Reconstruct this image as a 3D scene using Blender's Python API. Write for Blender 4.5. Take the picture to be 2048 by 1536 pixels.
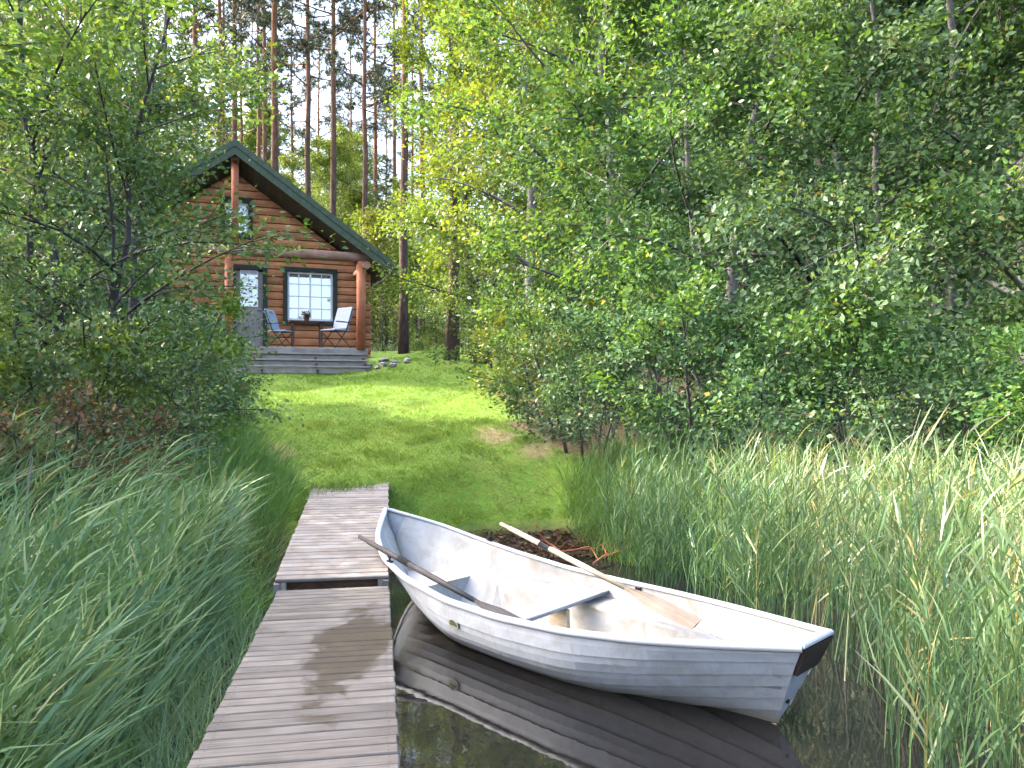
import bpy, bmesh, math, random
import numpy as np
from mathutils import Vector, Matrix, Euler

for o in list(bpy.data.objects): bpy.data.objects.remove(o, do_unlink=True)
scene = bpy.context.scene
COL = scene.collection
R = math.radians

# ------------------------------------------------------------------ camera, sky, sun, exposure
EYE = 2.05
cam_d = bpy.data.cameras.new('camera'); cam = bpy.data.objects.new('camera', cam_d); COL.objects.link(cam)
cam.location = (0, 0, EYE); cam.rotation_euler = (R(90), 0, 0)
cam_d.sensor_width = 36.0; cam_d.lens = 36.0*1540/2048; cam_d.shift_y = 20/2048
cam_d.clip_start = 0.05; cam_d.clip_end = 2000
scene.camera = cam
TO_SUN = Vector((-0.97, 0.22, 0)).normalized(); ELEV = R(44)
world = bpy.data.worlds.new('World'); scene.world = world; world.use_nodes = True
wn = world.node_tree.nodes; wl = world.node_tree.links
sky = wn.new('ShaderNodeTexSky'); sky.sky_type = 'NISHITA'; sky.sun_disc = False
sky.sun_elevation = ELEV; sky.sun_rotation = math.atan2(TO_SUN.x, TO_SUN.y) % (2*math.pi)
sky.air_density = 1.0; sky.dust_density = 4.5; sky.ozone_density = 1.0
wl.new(sky.outputs[0], wn['Background'].inputs[0]); wn['Background'].inputs[1].default_value = 0.15
sun_d = bpy.data.lights.new('sun', 'SUN'); sun = bpy.data.objects.new('sun', sun_d); COL.objects.link(sun)
sun_d.energy = 2.8; sun_d.angle = R(0.55); sun_d.color = (1.0, 0.93, 0.80)
ts = Vector((TO_SUN.x*math.cos(ELEV), TO_SUN.y*math.cos(ELEV), math.sin(ELEV)))
sun.rotation_euler = ts.to_track_quat('Z', 'Y').to_euler(); sun.location = ts*60
vs = scene.view_settings
vs.view_transform = 'Standard'; vs.look = 'None'; vs.exposure = 2.45; vs.gamma = 1.0; vs.use_curve_mapping = False
cy = scene.cycles
cy.max_bounces = 6; cy.diffuse_bounces = 3; cy.glossy_bounces = 3; cy.transmission_bounces = 4; cy.transparent_max_bounces = 6
cy.use_fast_gi = True; cy.fast_gi_method = 'REPLACE'; cy.ao_bounces = 1; cy.ao_bounces_render = 1
world.light_settings.distance = 0.35; world.light_settings.ao_factor = 1.0
cy.caustics_reflective = False; cy.caustics_refractive = False; cy.adaptive_threshold = 0.03
scene.render.resolution_x = 1024; scene.render.resolution_y = 768

# ------------------------------------------------------------------ helpers
rng = np.random.default_rng(11)
random.seed(5)

def tag(o, label=None, cat=None, group=None, kind=None):
    if label: o['label'] = label
    if cat: o['category'] = cat
    if group: o['group'] = group
    if kind: o['kind'] = kind
    return o

def link(o, parent=None):
    COL.objects.link(o)
    if parent is not None: o.parent = parent
    return o

def empty(name, loc=(0,0,0), rz=0.0, label=None, cat=None, group=None):
    o = bpy.data.objects.new(name, None); o.empty_display_size = 0.2
    o.location = loc; o.rotation_euler = (0, 0, rz); link(o)
    return tag(o, label, cat, group)

class MB:
    """collects polygons; build() links them as one mesh object"""
    def __init__(s): s.v = []; s.f = []
    def add(s, vs_, fs_):
        n = len(s.v); s.v += [tuple(p) for p in vs_]; s.f += [tuple(i+n for i in f) for f in fs_]; return s
    def box(s, c, d, rot=None, bev=0.0):
        hx, hy, hz = d[0]/2, d[1]/2, d[2]/2
        if bev <= 0:
            P = [(x,y,z) for z in (-hz,hz) for y in (-hy,hy) for x in (-hx,hx)]
            Fs = [(0,2,3,1),(4,5,7,6),(0,1,5,4),(2,6,7,3),(0,4,6,2),(1,3,7,5)]
        else:
            b = min(bev, hx*.9, hy*.9, hz*.9); P = []; Fs = []
            for z, e in ((-hz, b), (-hz+b, 0), (hz-b, 0), (hz, b)):
                P += [(-hx+e,-hy+e,z),(hx-e,-hy+e,z),(hx-e,hy-e,z),(-hx+e,hy-e,z)]
            Fs = [(3,2,1,0),(12,13,14,15)]
            for k in range(3):
                for i in range(4):
                    j = (i+1)%4; Fs.append((k*4+i,k*4+j,k*4+4+j,k*4+4+i))
        M = rot if rot is not None else Matrix.Identity(3)
        C = Vector(c)
        return s.add([C + M @ Vector(p) for p in P], Fs)
    def tube(s, pts, rad, n=8, cap=True):
        pts = [Vector(p) for p in pts]
        if not hasattr(rad, '__len__'): rad = [rad]*len(pts)
        V = []; Fs = []
        up = None
        for i, p in enumerate(pts):
            t = (pts[min(i+1,len(pts)-1)] - pts[max(i-1,0)]).normalized()
            if up is None:
                up = Vector((0,0,1)) if abs(t.z) < .9 else Vector((1,0,0))
            x = t.cross(up).normalized(); y = x.cross(t).normalized(); up = y
            for k in range(n):
                a = 2*math.pi*k/n
                V.append(p + (x*math.cos(a) + y*math.sin(a))*rad[i])
        for i in range(len(pts)-1):
            for k in range(n):
                j = (k+1)%n; Fs.append((i*n+k, i*n+j, (i+1)*n+j, (i+1)*n+k))
        if cap:
            Fs.append(tuple(reversed(range(n)))); m = (len(pts)-1)*n; Fs.append(tuple(m+k for k in range(n)))
        return s.add(V, Fs)
    def grid(s, rows, closed=False):
        n = len(rows[0]); V = [p for r in rows for p in r]; Fs = []
        for i in range(len(rows)-1):
            for k in range(n if closed else n-1):
                j = (k+1)%n; Fs.append((i*n+k, i*n+j, (i+1)*n+j, (i+1)*n+k))
        return s.add(V, Fs)
    def mesh(s, name, mat=None, smooth=False):
        m = bpy.data.meshes.new(name); m.from_pydata(s.v, [], s.f)
        if mat: m.materials.append(mat)
        if smooth: m.polygons.foreach_set('use_smooth', [True]*len(m.polygons))
        m.update(); return m
    def build(s, name, mat=None, parent=None, smooth=False):
        return link(bpy.data.objects.new(name, s.mesh(name, mat, smooth)), parent)

def np_mesh(name, V, faces, mat, tones=None, smooth=False):
    """V (n,3); faces: list of (m,k) index arrays; tones: matching list of (m,) arrays"""
    m = bpy.data.meshes.new(name)
    m.vertices.add(len(V)); m.vertices.foreach_set('co', np.asarray(V, np.float32).ravel())
    idx = np.concatenate([f.ravel() for f in faces]).astype(np.int32)
    ln = np.concatenate([np.full(len(f), f.shape[1]) for f in faces]).astype(np.int32)
    st = np.concatenate([[0], np.cumsum(ln)[:-1]]).astype(np.int32)
    m.loops.add(len(idx)); m.loops.foreach_set('vertex_index', idx)
    m.polygons.add(len(ln)); m.polygons.foreach_set('loop_start', st); m.polygons.foreach_set('loop_total', ln)
    if smooth: m.polygons.foreach_set('use_smooth', np.ones(len(ln), bool))
    if tones is not None:
        a = m.attributes.new('tone', 'FLOAT', 'FACE'); a.data.foreach_set('value', np.concatenate(tones).astype(np.float32))
    m.materials.append(mat); m.update(calc_edges=True); m.validate()
    return m

# ------------------------------------------------------------------ materials
MATS = {}
def newmat(name):
    m = bpy.data.materials.new(name); m.use_nodes = True; MATS[name] = m
    nt = m.node_tree; return m, nt.nodes, nt.links, nt.nodes['Principled BSDF']

def ramp(n, stops):
    r = n.new('ShaderNodeValToRGB'); e = r.color_ramp.elements
    while len(e) < len(stops): e.new(0.5)
    for x, (p, c) in zip(e, stops): x.position = p; x.color = (*c, 1)
    return r

def noise(n, l, scale, detail=4, vec=None, rough=.55, dist=0.0):
    t = n.new('ShaderNodeTexNoise'); t.inputs['Scale'].default_value = scale
    t.inputs['Detail'].default_value = detail; t.inputs['Roughness'].default_value = rough; t.inputs['Distortion'].default_value = dist
    if vec is not None: l.new(vec, t.inputs['Vector'])
    return t

def mapped(n, l, scale, coord='Object', rnd=True):
    tc = n.new('ShaderNodeTexCoord'); mp = n.new('ShaderNodeMapping'); mp.inputs['Scale'].default_value = scale
    l.new(tc.outputs[coord], mp.inputs['Vector'])
    if rnd:
        oi = n.new('ShaderNodeObjectInfo'); mu = n.new('ShaderNodeMath'); mu.operation = 'MULTIPLY'; mu.inputs[1].default_value = 37.0
        l.new(oi.outputs['Random'], mu.inputs[0]); l.new(mu.outputs[0], mp.inputs['Location'])
    return mp.outputs[0]

def bump(n, l, bsdf, height, strength=.4, dist=.01):
    b = n.new('ShaderNodeBump'); b.inputs['Strength'].default_value = strength; b.inputs['Distance'].default_value = dist
    l.new(height, b.inputs['Height']); l.new(b.outputs[0], bsdf.inputs['Normal'])

def mixc(n, l, fac, a, b, mode='MIX'):
    m = n.new('ShaderNodeMix'); m.data_type = 'RGBA'; m.blend_type = mode
    for sck, v in ((m.inputs[0], fac), (m.inputs[6], a), (m.inputs[7], b)):
        if isinstance(v, (int, float)): sck.default_value = v
        elif isinstance(v, tuple): sck.default_value = (*v, 1)
        else: l.new(v, sck)
    return m.outputs[2]

def math_(n, l, op, a, b=None):
    m = n.new('ShaderNodeMath'); m.operation = op
    for i, v in enumerate((a, b)):
        if v is None: continue
        if isinstance(v, (int, float)): m.inputs[i].default_value = v
        else: l.new(v, m.inputs[i])
    return m.outputs[0]

def wood(name, stops, grain=(1.5, 40, 40), rough=.75, bmp=.35, vary=.5, spec=.3):
    m, n, l, b = newmat(name)
    v = mapped(n, l, grain); t = noise(n, l, 2.2, 6, v, .62, .6)
    r = ramp(n, stops); l.new(t.outputs['Fac'], r.inputs[0])
    oi = n.new('ShaderNodeObjectInfo')
    hs = n.new('ShaderNodeHueSaturation'); l.new(r.outputs[0], hs.inputs['Color'])
    l.new(math_(n, l, 'ADD', math_(n, l, 'MULTIPLY', oi.outputs['Random'], vary), 1-vary/2), hs.inputs['Value'])
    v2 = mapped(n, l, (1,1,1)); t2 = noise(n, l, 3.0, 3, v2)
    d = ramp(n, [(.35, (.72,.70,.68)), (.65, (1,1,1))]); l.new(t2.outputs['Fac'], d.inputs[0])
    c = mixc(n, l, 1.0, hs.outputs[0], d.outputs[0], 'MULTIPLY')
    l.new(c, b.inputs['Base Color']); b.inputs['Roughness'].default_value = rough; b.inputs['Specular IOR Level'].default_value = spec
    bump(n, l, b, t.outputs['Fac'], bmp, .004)
    return m, n, l, b, c

def leafmat(name, stops, trans=.42, tcol=1.6, rough=.42, spec=.6):
    """leaf-by-leaf tones from the face attribute 'tone'; light passes through"""
    m, n, l, b = newmat(name)
    a = n.new('ShaderNodeAttribute'); a.attribute_name = 'tone'
    r = ramp(n, stops); l.new(a.outputs['Fac'], r.inputs[0])
    oi = n.new('ShaderNodeObjectInfo'); hs = n.new('ShaderNodeHueSaturation'); l.new(r.outputs[0], hs.inputs['Color'])
    l.new(math_(n, l, 'ADD', math_(n, l, 'MULTIPLY', oi.outputs['Random'], .05), .475), hs.inputs['Hue'])
    l.new(math_(n, l, 'ADD', math_(n, l, 'MULTIPLY', oi.outputs['Random'], .3), .85), hs.inputs['Value'])
    l.new(hs.outputs[0], b.inputs['Base Color']); b.inputs['Roughness'].default_value = rough; b.inputs['Specular IOR Level'].default_value = spec
    tr = n.new('ShaderNodeBsdfTranslucent')
    l.new(mixc(n, l, 1.0, hs.outputs[0], (1.25*tcol, 1.15*tcol, .45*tcol), 'MULTIPLY'), tr.inputs['Color'])
    ms = n.new('ShaderNodeMixShader'); ms.inputs[0].default_value = trans
    l.new(b.outputs[0], ms.inputs[1]); l.new(tr.outputs[0], ms.inputs[2]); l.new(ms.outputs[0], n['Material Output'].inputs[0])
    return m

def plain(name, col, rough=.6, spec=.4, metal=0.0, nz=0.0, nscale=6.0, bmp=0.0):
    m, n, l, b = newmat(name)
    b.inputs['Roughness'].default_value = rough; b.inputs['Specular IOR Level'].default_value = spec; b.inputs['Metallic'].default_value = metal
    if nz > 0:
        v = mapped(n, l, (1,1,1)); t = noise(n, l, nscale, 5, v)
        lo = tuple(c*(1-nz) for c in col); hi = tuple(min(1, c*(1+nz)) for c in col)
        r = ramp(n, [(.3, lo), (.7, hi)]); l.new(t.outputs['Fac'], r.inputs[0]); l.new(r.outputs[0], b.inputs['Base Color'])
        if bmp: bump(n, l, b, t.outputs['Fac'], bmp, .02)
    else: b.inputs['Base Color'].default_value = (*col, 1)
    return m

# logs of the cabin
wood('log_wood', [(.25,(.33,.115,.045)), (.5,(.50,.195,.075)), (.75,(.60,.275,.115))], (1.2,26,26), .6, .3, .45)
wood('post_wood', [(.25,(.34,.10,.045)), (.55,(.50,.17,.075)), (.8,(.58,.25,.12))], (26,26,1.2), .6, .25, .2)
wood('beam_wood', [(.25,(.40,.20,.13)), (.55,(.54,.30,.20)), (.8,(.62,.40,.28))], (1.2,26,26), .6, .25, .2)
wood('step_wood', [(.25,(.25,.215,.185)), (.55,(.41,.36,.32)), (.8,(.52,.46,.41))], (1.5,40,40), .8, .3, .35)
wood('oar_pale', [(.25,(.42,.30,.19)), (.55,(.62,.50,.36)), (.8,(.72,.62,.48))], (1.5,50,50), .6, .2, .1)
wood('blade_wood', [(.25,(.20,.155,.115)), (.55,(.31,.25,.195)), (.8,(.40,.33,.27))], (1.5,50,50), .6, .2, .1)
wood('oar_grey', [(.25,(.06,.052,.05)), (.55,(.105,.094,.09)), (.8,(.155,.142,.136))], (1.5,50,50), .7, .2, .1)
wood('thwart_wood', [(.25,(.30,.29,.30)), (.55,(.44,.43,.44)), (.8,(.54,.53,.54))], (40,1.5,40), .75, .3, .1)
wood('dark_wood', [(.3,(.06,.035,.025)), (.7,(.15,.085,.06))], (2,30,30), .6, .2, .2)
wood('door_wood', [(.3,(.27,.225,.215)), (.7,(.38,.33,.315))], (40,40,1.5), .6, .1, .1)
m, n, l, b, c = wood('dock_wood', [(.22,(.088,.077,.068)), (.5,(.156,.138,.122)), (.78,(.222,.200,.180))], (1.3,46,46), .72, .35, .35)
g = n.new('ShaderNodeNewGeometry'); sp = n.new('ShaderNodeSeparateXYZ'); l.new(g.outputs['Position'], sp.inputs[0])
nz = noise(n, l, 2.6, 5, g.outputs['Position'], .65, .8)
dx = math_(n, l, 'DIVIDE', math_(n, l, 'ADD', sp.outputs[0], 1.02), .25); dy = math_(n, l, 'DIVIDE', math_(n, l, 'ADD', sp.outputs[1], -4.98), 1.0)
rr = math_(n, l, 'SQRT', math_(n, l, 'ADD', math_(n, l, 'MULTIPLY', dx, dx), math_(n, l, 'MULTIPLY', dy, dy)))
ms_ = math_(n, l, 'ADD', rr, math_(n, l, 'MULTIPLY', math_(n, l, 'SUBTRACT', nz.outputs['Fac'], .5), 2.4))
sr = ramp(n, [(.72,(1,1,1)), (1.08,(0,0,0))]); l.new(ms_, sr.inputs[0])
c2 = mixc(n, l, math_(n, l, 'MULTIPLY', sr.outputs[0], .85), c, (.070,.052,.033))
l.new(c2, b.inputs['Base Color'])
l.new(math_(n, l, 'SUBTRACT', .72, math_(n, l, 'MULTIPLY', sr.outputs[0], .34)), b.inputs['Roughness'])
m, n, l, b, c = wood('ramp_wood', [(.22,(.15,.135,.122)), (.5,(.24,.218,.20)), (.78,(.31,.288,.265))], (1.3,46,46), .75, .5, .3)
g = n.new('ShaderNodeNewGeometry'); nz = noise(n, l, 7.0, 4, g.outputs['Position'], .65, .5)
sr = ramp(n, [(.50,(0,0,0)), (.60,(1,1,1))]); l.new(nz.outputs['Fac'], sr.inputs[0])
l.new(mixc(n, l, math_(n, l, 'MULTIPLY', sr.outputs[0], .5), c, (.17,.125,.095)), b.inputs['Base Color'])

plain('green_paint', (.078,.108,.062), .55, .4, 0, .25, 9)
plain('roof_felt', (.05,.085,.06), .9, .2, 0, .35, 40, .3)
plain('soffit', (.050,.058,.045), .7, .3, 0, .3, 14)
plain('frame_dark', (.020,.032,.027), .5)
plain('white_paint', (.72,.73,.74), .5)
plain('curtain', (.86,.86,.88), .9, .1)
plain('stone', (.22,.205,.195), .9, .2, 0, .45, 11, .6)
plain('metal_dark', (.03,.03,.035), .4, .5, .6)
plain('pad_dark', (.030,.020,.020), .55, .4, 0, .35, 20)
plain('chair_fabric', (.27,.31,.385), .85, .1, 0, .12, 30)
plain('plant_red', (.35,.05,.05), .7, .2, 0, .3, 30)
plain('mud', (.055,.038,.028), .65, .4, 0, .4, 12, .5)
plain('dead_red', (.24,.085,.045), .8, .2, 0, .3, 9)
plain('dead_grey', (.30,.26,.22), .85, .2, 0, .3, 9)
plain('emblem_olive', (.10,.105,.035), .4)
plain('emblem_pale', (.36,.37,.30), .4)

# fibreglass of the boat: white gel coat with grime, yellowed inside
def fibre(name, base, grime, amt, sc=5.0, rough=.32):
    m, n, l, b = newmat(name)
    v = mapped(n, l, (1,1,1), 'Object', False); t = noise(n, l, sc, 6, v, .65, .8)
    r = ramp(n, [(.42,(0,0,0)), (.72,(1,1,1))]); l.new(t.outputs['Fac'], r.inputs[0])
    c = mixc(n, l, math_(n, l, 'MULTIPLY', r.outputs[0], amt), base, grime)
    v3 = mapped(n, l, (14,14,3), 'Object', False); t3 = noise(n, l, 2, 4, v3, .7)
    r3 = ramp(n, [(.55,(1,1,1)), (.8,(.72,.69,.62))]); l.new(t3.outputs['Fac'], r3.inputs[0])
    c = mixc(n, l, amt, c, r3.outputs[0], 'MULTIPLY')
    l.new(c, b.inputs['Base Color']); b.inputs['Roughness'].default_value = rough
    return m, n, l, b, c
m, n, l, b, c = fibre('hull_white', (.43,.45,.49), (.30,.295,.285), .8)
sp = n.new('ShaderNodeSeparateXYZ'); tc = n.new('ShaderNodeTexCoord'); l.new(tc.outputs['Object'], sp.inputs[0])
wlr = ramp(n, [(.0,(1,1,1)), (.5,(.55,.55,.55)), (1.0,(0,0,0))])   # scum line left by the water
nz = noise(n, l, 9, 4, tc.outputs['Object'], .7)
l.new(math_(n, l, 'ADD', math_(n, l, 'MULTIPLY', sp.outputs[2], 9.0), math_(n, l, 'SUBTRACT', nz.outputs['Fac'], .35)), wlr.inputs[0])
l.new(mixc(n, l, math_(n, l, 'MULTIPLY', wlr.outputs[0], .8), c, (.30,.24,.15)), b.inputs['Base Color'])
fibre('hull_inside', (.41,.405,.40), (.26,.22,.15), .72, 4.8, .5)
plain('rim_white', (.50,.51,.53), .35)

# glass of the windows: thin clear pane that mirrors the sky
m, n, l, b = newmat('glass')
b.inputs['Base Color'].default_value = (.9,.93,.95,1); b.inputs['Roughness'].default_value = .02
b.inputs['Transmission Weight'].default_value = 1.0; b.inputs['IOR'].default_value = 1.45
gl = n.new('ShaderNodeBsdfGlossy'); gl.inputs['Roughness'].default_value = .02; gl.inputs['Color'].default_value = (.95,.97,1,1)
tp = n.new('ShaderNodeBsdfTransparent'); mx = n.new('ShaderNodeMixShader'); mx.inputs[0].default_value = .30
l.new(tp.outputs[0], mx.inputs[1]); l.new(gl.outputs[0], mx.inputs[2]); l.new(mx.outputs[0], n['Material Output'].inputs[0])

# lake water
m, n, l, b = newmat('lake_water')
b.inputs['Base Color'].default_value = (.019,.017,.015,1); b.inputs['Roughness'].default_value = .03; b.inputs['IOR'].default_value = 1.47
tc = n.new('ShaderNodeTexCoord'); mp = n.new('ShaderNodeMapping'); mp.inputs['Scale'].default_value = (1,.6,1); l.new(tc.outputs['Object'], mp.inputs[0])
w = noise(n, l, 5.0, 3, mp.outputs[0]); bump(n, l, b, w.outputs['Fac'], .08, .02)

# ground: lawn soil, forest litter, shore mud, told apart by noise and where they lie
m, n, l, b = newmat('ground')
g = n.new('ShaderNodeNewGeometry'); sp = n.new('ShaderNodeSeparateXYZ'); l.new(g.outputs['Position'], sp.inputs[0])
n1 = noise(n, l, .55, 5, g.outputs['Position'], .6); n2 = noise(n, l, 9, 5, g.outputs['Position'], .7)
lawn = ramp(n, [(.25,(.085,.145,.020)), (.55,(.130,.205,.028)), (.8,(.185,.225,.05))]); l.new(n1.outputs['Fac'], lawn.inputs[0])
lawn2 = mixc(n, l, .45, lawn.outputs[0], n2.outputs['Color'], 'OVERLAY')
lit = ramp(n, [(.3,(.045,.028,.016)), (.7,(.14,.085,.045))]); l.new(n2.outputs['Fac'], lit.inputs[0])
at = n.new('ShaderNodeAttribute'); at.attribute_name = 'lawn'
c = mixc(n, l, at.outputs['Fac'], lit.outputs[0], lawn2)
ad = n.new('ShaderNodeAttribute'); ad.attribute_name = 'dry'
dryc = ramp(n, [(.3,(.15,.105,.05)), (.7,(.29,.22,.11))]); l.new(n2.outputs['Fac'], dryc.inputs[0])
c = mixc(n, l, ad.outputs['Fac'], c, dryc.outputs[0])
hr = ramp(n, [(.24,(1,1,1)), (.44,(0,0,0))]); l.new(math_(n, l, 'ADD', sp.outputs[2], math_(n, l, 'MULTIPLY', n2.outputs['Fac'], .1)), hr.inputs[0])
mudc = ramp(n, [(.3,(.028,.018,.012)), (.7,(.10,.065,.042))]); l.new(n2.outputs['Fac'], mudc.inputs[0])
c = mixc(n, l, hr.outputs[0], c, mudc.outputs[0])
l.new(c, b.inputs['Base Color']); b.inputs['Roughness'].default_value = .95; b.inputs['Specular IOR Level'].default_value = .15
bump(n, l, b, n2.outputs['Fac'], .6, .05)

# bark
def bark(name, lo, hi, lo2=None, hi2=None, z0=4.0, z1=9.0):
    m, n, l, b = newmat(name)
    v = mapped(n, l, (7,7,1.6)); t = noise(n, l, 2.0, 6, v, .7, .4)
    r = ramp(n, [(.32, lo), (.68, hi)]); l.new(t.outputs['Fac'], r.inputs[0]); c = r.outputs[0]
    if lo2:
        r2 = ramp(n, [(.32, lo2), (.68, hi2)]); l.new(t.outputs['Fac'], r2.inputs[0])
        tc = n.new('ShaderNodeTexCoord'); sp = n.new('ShaderNodeSeparateXYZ'); l.new(tc.outputs['Object'], sp.inputs[0])
        mr = n.new('ShaderNodeMapRange'); mr.inputs[1].default_value = z0; mr.inputs[2].default_value = z1
        l.new(math_(n, l, 'ADD', sp.outputs[2], math_(n, l, 'MULTIPLY', t.outputs['Fac'], 2.0)), mr.inputs[0])
        c = mixc(n, l, mr.outputs[0], c, r2.outputs[0])
    l.new(c, b.inputs['Base Color']); b.inputs['Roughness'].default_value = .9; b.inputs['Specular IOR Level'].default_value = .15
    bump(n, l, b, t.outputs['Fac'], .8, .03)
    return m
bark('pine_bark', (.048,.034,.028), (.17,.115,.085), (.13,.060,.032), (.34,.175,.095), 6.0, 13.0)
bark('alder_bark', (.085,.078,.07), (.24,.22,.19))
bark('dark_bark', (.035,.033,.03), (.11,.10,.085))

leafmat('alder_leaf', [(0,(.068,.145,.048)), (.45,(.100,.198,.058)), (.8,(.142,.245,.066)), (.96,(.19,.28,.08)), (1,(.34,.33,.10))], .42, 1.35, .46, .45)
leafmat('light_leaf', [(0,(.105,.170,.030)), (.5,(.165,.240,.038)), (.85,(.225,.290,.050)), (1,(.36,.34,.08))], .45, 1.5)
leafmat('willow_leaf', [(0,(.080,.150,.070)), (.5,(.118,.205,.092)), (.88,(.165,.252,.112)), (.98,(.25,.29,.16)), (1,(.30,.24,.12))], .40, 1.35, .46, .45)
leafmat('rusty_leaf', [(0,(.075,.085,.03)), (.45,(.13,.10,.04)), (.7,(.24,.09,.04)), (1,(.34,.14,.06))], .3)
leafmat('needle', [(0,(.045,.072,.036)), (.6,(.075,.110,.050)), (1,(.13,.155,.065))], .18, 1.1)
leafmat('sapling_leaf', [(0,(.11,.17,.032)), (.6,(.18,.25,.042)), (1,(.27,.31,.07))], .45)
leafmat('reed_leaf', [(0,(.095,.180,.088)), (.45,(.155,.262,.122)), (.8,(.220,.335,.150)), (.92,(.34,.39,.19)), (1,(.52,.47,.30))], .36, 1.3, .40, .5)
leafmat('reed_pale', [(0,(.070,.135,.058)), (.4,(.125,.20,.080)), (.7,(.21,.275,.115)), (.88,(.42,.42,.26)), (1,(.50,.36,.17))], .32, 1.25, .4, .6)
leafmat('grass_blade', [(0,(.138,.225,.022)), (.5,(.232,.328,.032)), (.85,(.305,.365,.045)), (1,(.42,.37,.12))], .38, 1.2)
leafmat('bank_grass', [(0,(.085,.175,.045)), (.5,(.140,.245,.058)), (.85,(.20,.30,.075)), (.95,(.30,.32,.11)), (1,(.45,.39,.19))], .42, 1.35)

# ------------------------------------------------------------------ terrain
def sst(a, b, x):
    t = np.clip((x-a)/(b-a), 0, 1); return t*t*(3-2*t)
def shore(x):
    x = np.asarray(x, float)
    return np.interp(x, [-40,-9,-5,-2.8,-2.0,-1.2,-.4,.6,1.6,4,9,40], [4,5.0,6.6,7.6,8.4,9.0,9.6,9.9,9.7,9.4,8.6,6])
def terr(x, y):
    x = np.asarray(x, float); y = np.asarray(y, float)
    d = y - shore(x)
    lawn = -0.96 + .187*np.minimum(y, 23) + .03*np.clip(y-23, 0, 60)
    bank = np.where(d > 0, .02 + .62*np.clip(d, 0, 50), -.02 + .35*np.clip(d, -4, 0))
    k = .12; h = -k*np.log(np.exp(-np.clip(lawn,-3,12)/k) + np.exp(-np.clip(bank,-3,12)/k))
    bumpy = .05*np.sin(x*1.3+y*.7)*np.sin(y*1.1-x*.5) + .025*np.sin(x*3.1)*np.sin(y*2.7+1)
    return h + bumpy*sst(.15, .9, h)
def dry_mask(x, y):
    x = np.asarray(x, float); y = np.asarray(y, float); d = 0
    for cx, cy_, rx, ry in ((-3.5,11.3,.28,.6),(-.28,12.4,.34,.45),(.40,11.9,.28,.25)):
        q = np.hypot((x-cx)/rx,(y-cy_)/ry)+.25*np.sin(x*5+y*3)+.2*np.sin(y*7-x*4); d = np.maximum(d, 1-sst(.5,1.15,q))
    return d
def lawn_mask(x, y):
    """1 on the mown grass between dock and cabin, 0 in the forest"""
    x = np.asarray(x, float); y = np.asarray(y, float)
    left = np.interp(y, [8,9.7,12,14.5,17,19,30], [-2.5,-3.2,-4.3,-5.6,-8.5,-11,-11])
    right = np.interp(y, [8,10,11.5,13,15,17,19,21,24], [2.2,2.0,.9,.2,-.2,-.2,.2,0,-2.5])
    wob = .25*np.sin(y*2.3+x)+.15*np.sin(y*5.1)
    return sst(-.3,.3,x-left+wob)*sst(-.3,.3,right-x+wob)*sst(0,.4,24-y)
gx = np.unique(np.concatenate([np.linspace(-260,-20,16), np.linspace(-20,-9,23), np.linspace(-9,7,97), np.linspace(7,20,27), np.linspace(20,260,16)]))
gy = np.unique(np.concatenate([np.linspace(-260,0,14), np.linspace(0,6,13), np.linspace(6,26,121), np.linspace(26,60,24), np.linspace(60,420,14)]))
GX, GY = np.meshgrid(gx, gy); GZ = terr(GX, GY)
nxg, nyg = len(gx), len(gy)
ii = (np.arange(nyg-1)[:,None]*nxg + np.arange(nxg-1)[None]).ravel()
gm = np_mesh('ground', np.stack([GX.ravel(),GY.ravel(),GZ.ravel()],1), [np.stack([ii,ii+1,ii+nxg+1,ii+nxg],1)], MATS['ground'], smooth=True)
a = gm.attributes.new('lawn','FLOAT','POINT'); a.data.foreach_set('value', lawn_mask(GX,GY).ravel().astype(np.float32))
a = gm.attributes.new('dry','FLOAT','POINT'); a.data.foreach_set('value', dry_mask(GX,GY).ravel().astype(np.float32))
tag(link(bpy.data.objects.new('ground', gm)), 'grassy ground rising from the lake shore to the cabin', 'ground', kind='structure')
wm = MB().add([(-260,-260,0),(260,-260,0),(260,14,0),(-260,14,0)], [(0,1,2,3)])
tag(wm.build('lake_water', MATS['lake_water']), 'dark still lake water under the boat and dock', 'water', kind='structure')

# ------------------------------------------------------------------ dock and ramp
def plank_mesh(name, length, width, th, mat):
    mb = MB().box((0,0,0), (length,width,th), bev=.006)
    for sx_ in (-1,1):
        for sy_ in (-1,1): mb.tube([(sx_*(length/2-.045), sy_*width*.25, th/2-.002),(sx_*(length/2-.045), sy_*width*.25, th/2+.0015)], .004, 6)
    return mb.mesh(name, mat)
DZ = .45
ddir = Vector((-.1747, 1.0, 0)).normalized(); dside = Vector((ddir.y, -ddir.x, 0))     # dside points right
def dock_pt(y, s): # s: 0 left .. 1 right edge
    return Vector((-1.384 + .899*s - .1747*(y-3.29), y, DZ))
dock = empty('dock', dock_pt(3.3,.5), 0, 'low grey plank dock over the water, nearest the camera', 'dock')
inv = dock.matrix_basis.inverted() if False else Matrix.Translation(-dock.location)
ang = math.atan2(dside.y, dside.x)
pm = [plank_mesh('plank', .90, w, .035, MATS['dock_wood']) for w in (.088,.092,.090)]
y = -1.6; k = 0
while y < 6.27:
    w = (.088,.092,.090)[k%3]
    o = link(bpy.data.objects.new('plank', pm[k%3]), dock)
    p = dock_pt(y + w/2, .5); o.location = p - dock.location + Vector((random.uniform(-.006,.006), 0, -.0175+random.uniform(-.003,.002)))
    o.rotation_euler = (random.uniform(-.008,.008), random.uniform(-.002,.002), ang + random.uniform(-.004,.004))
    y += (w + .005)*ddir.y; k += 1
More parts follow.
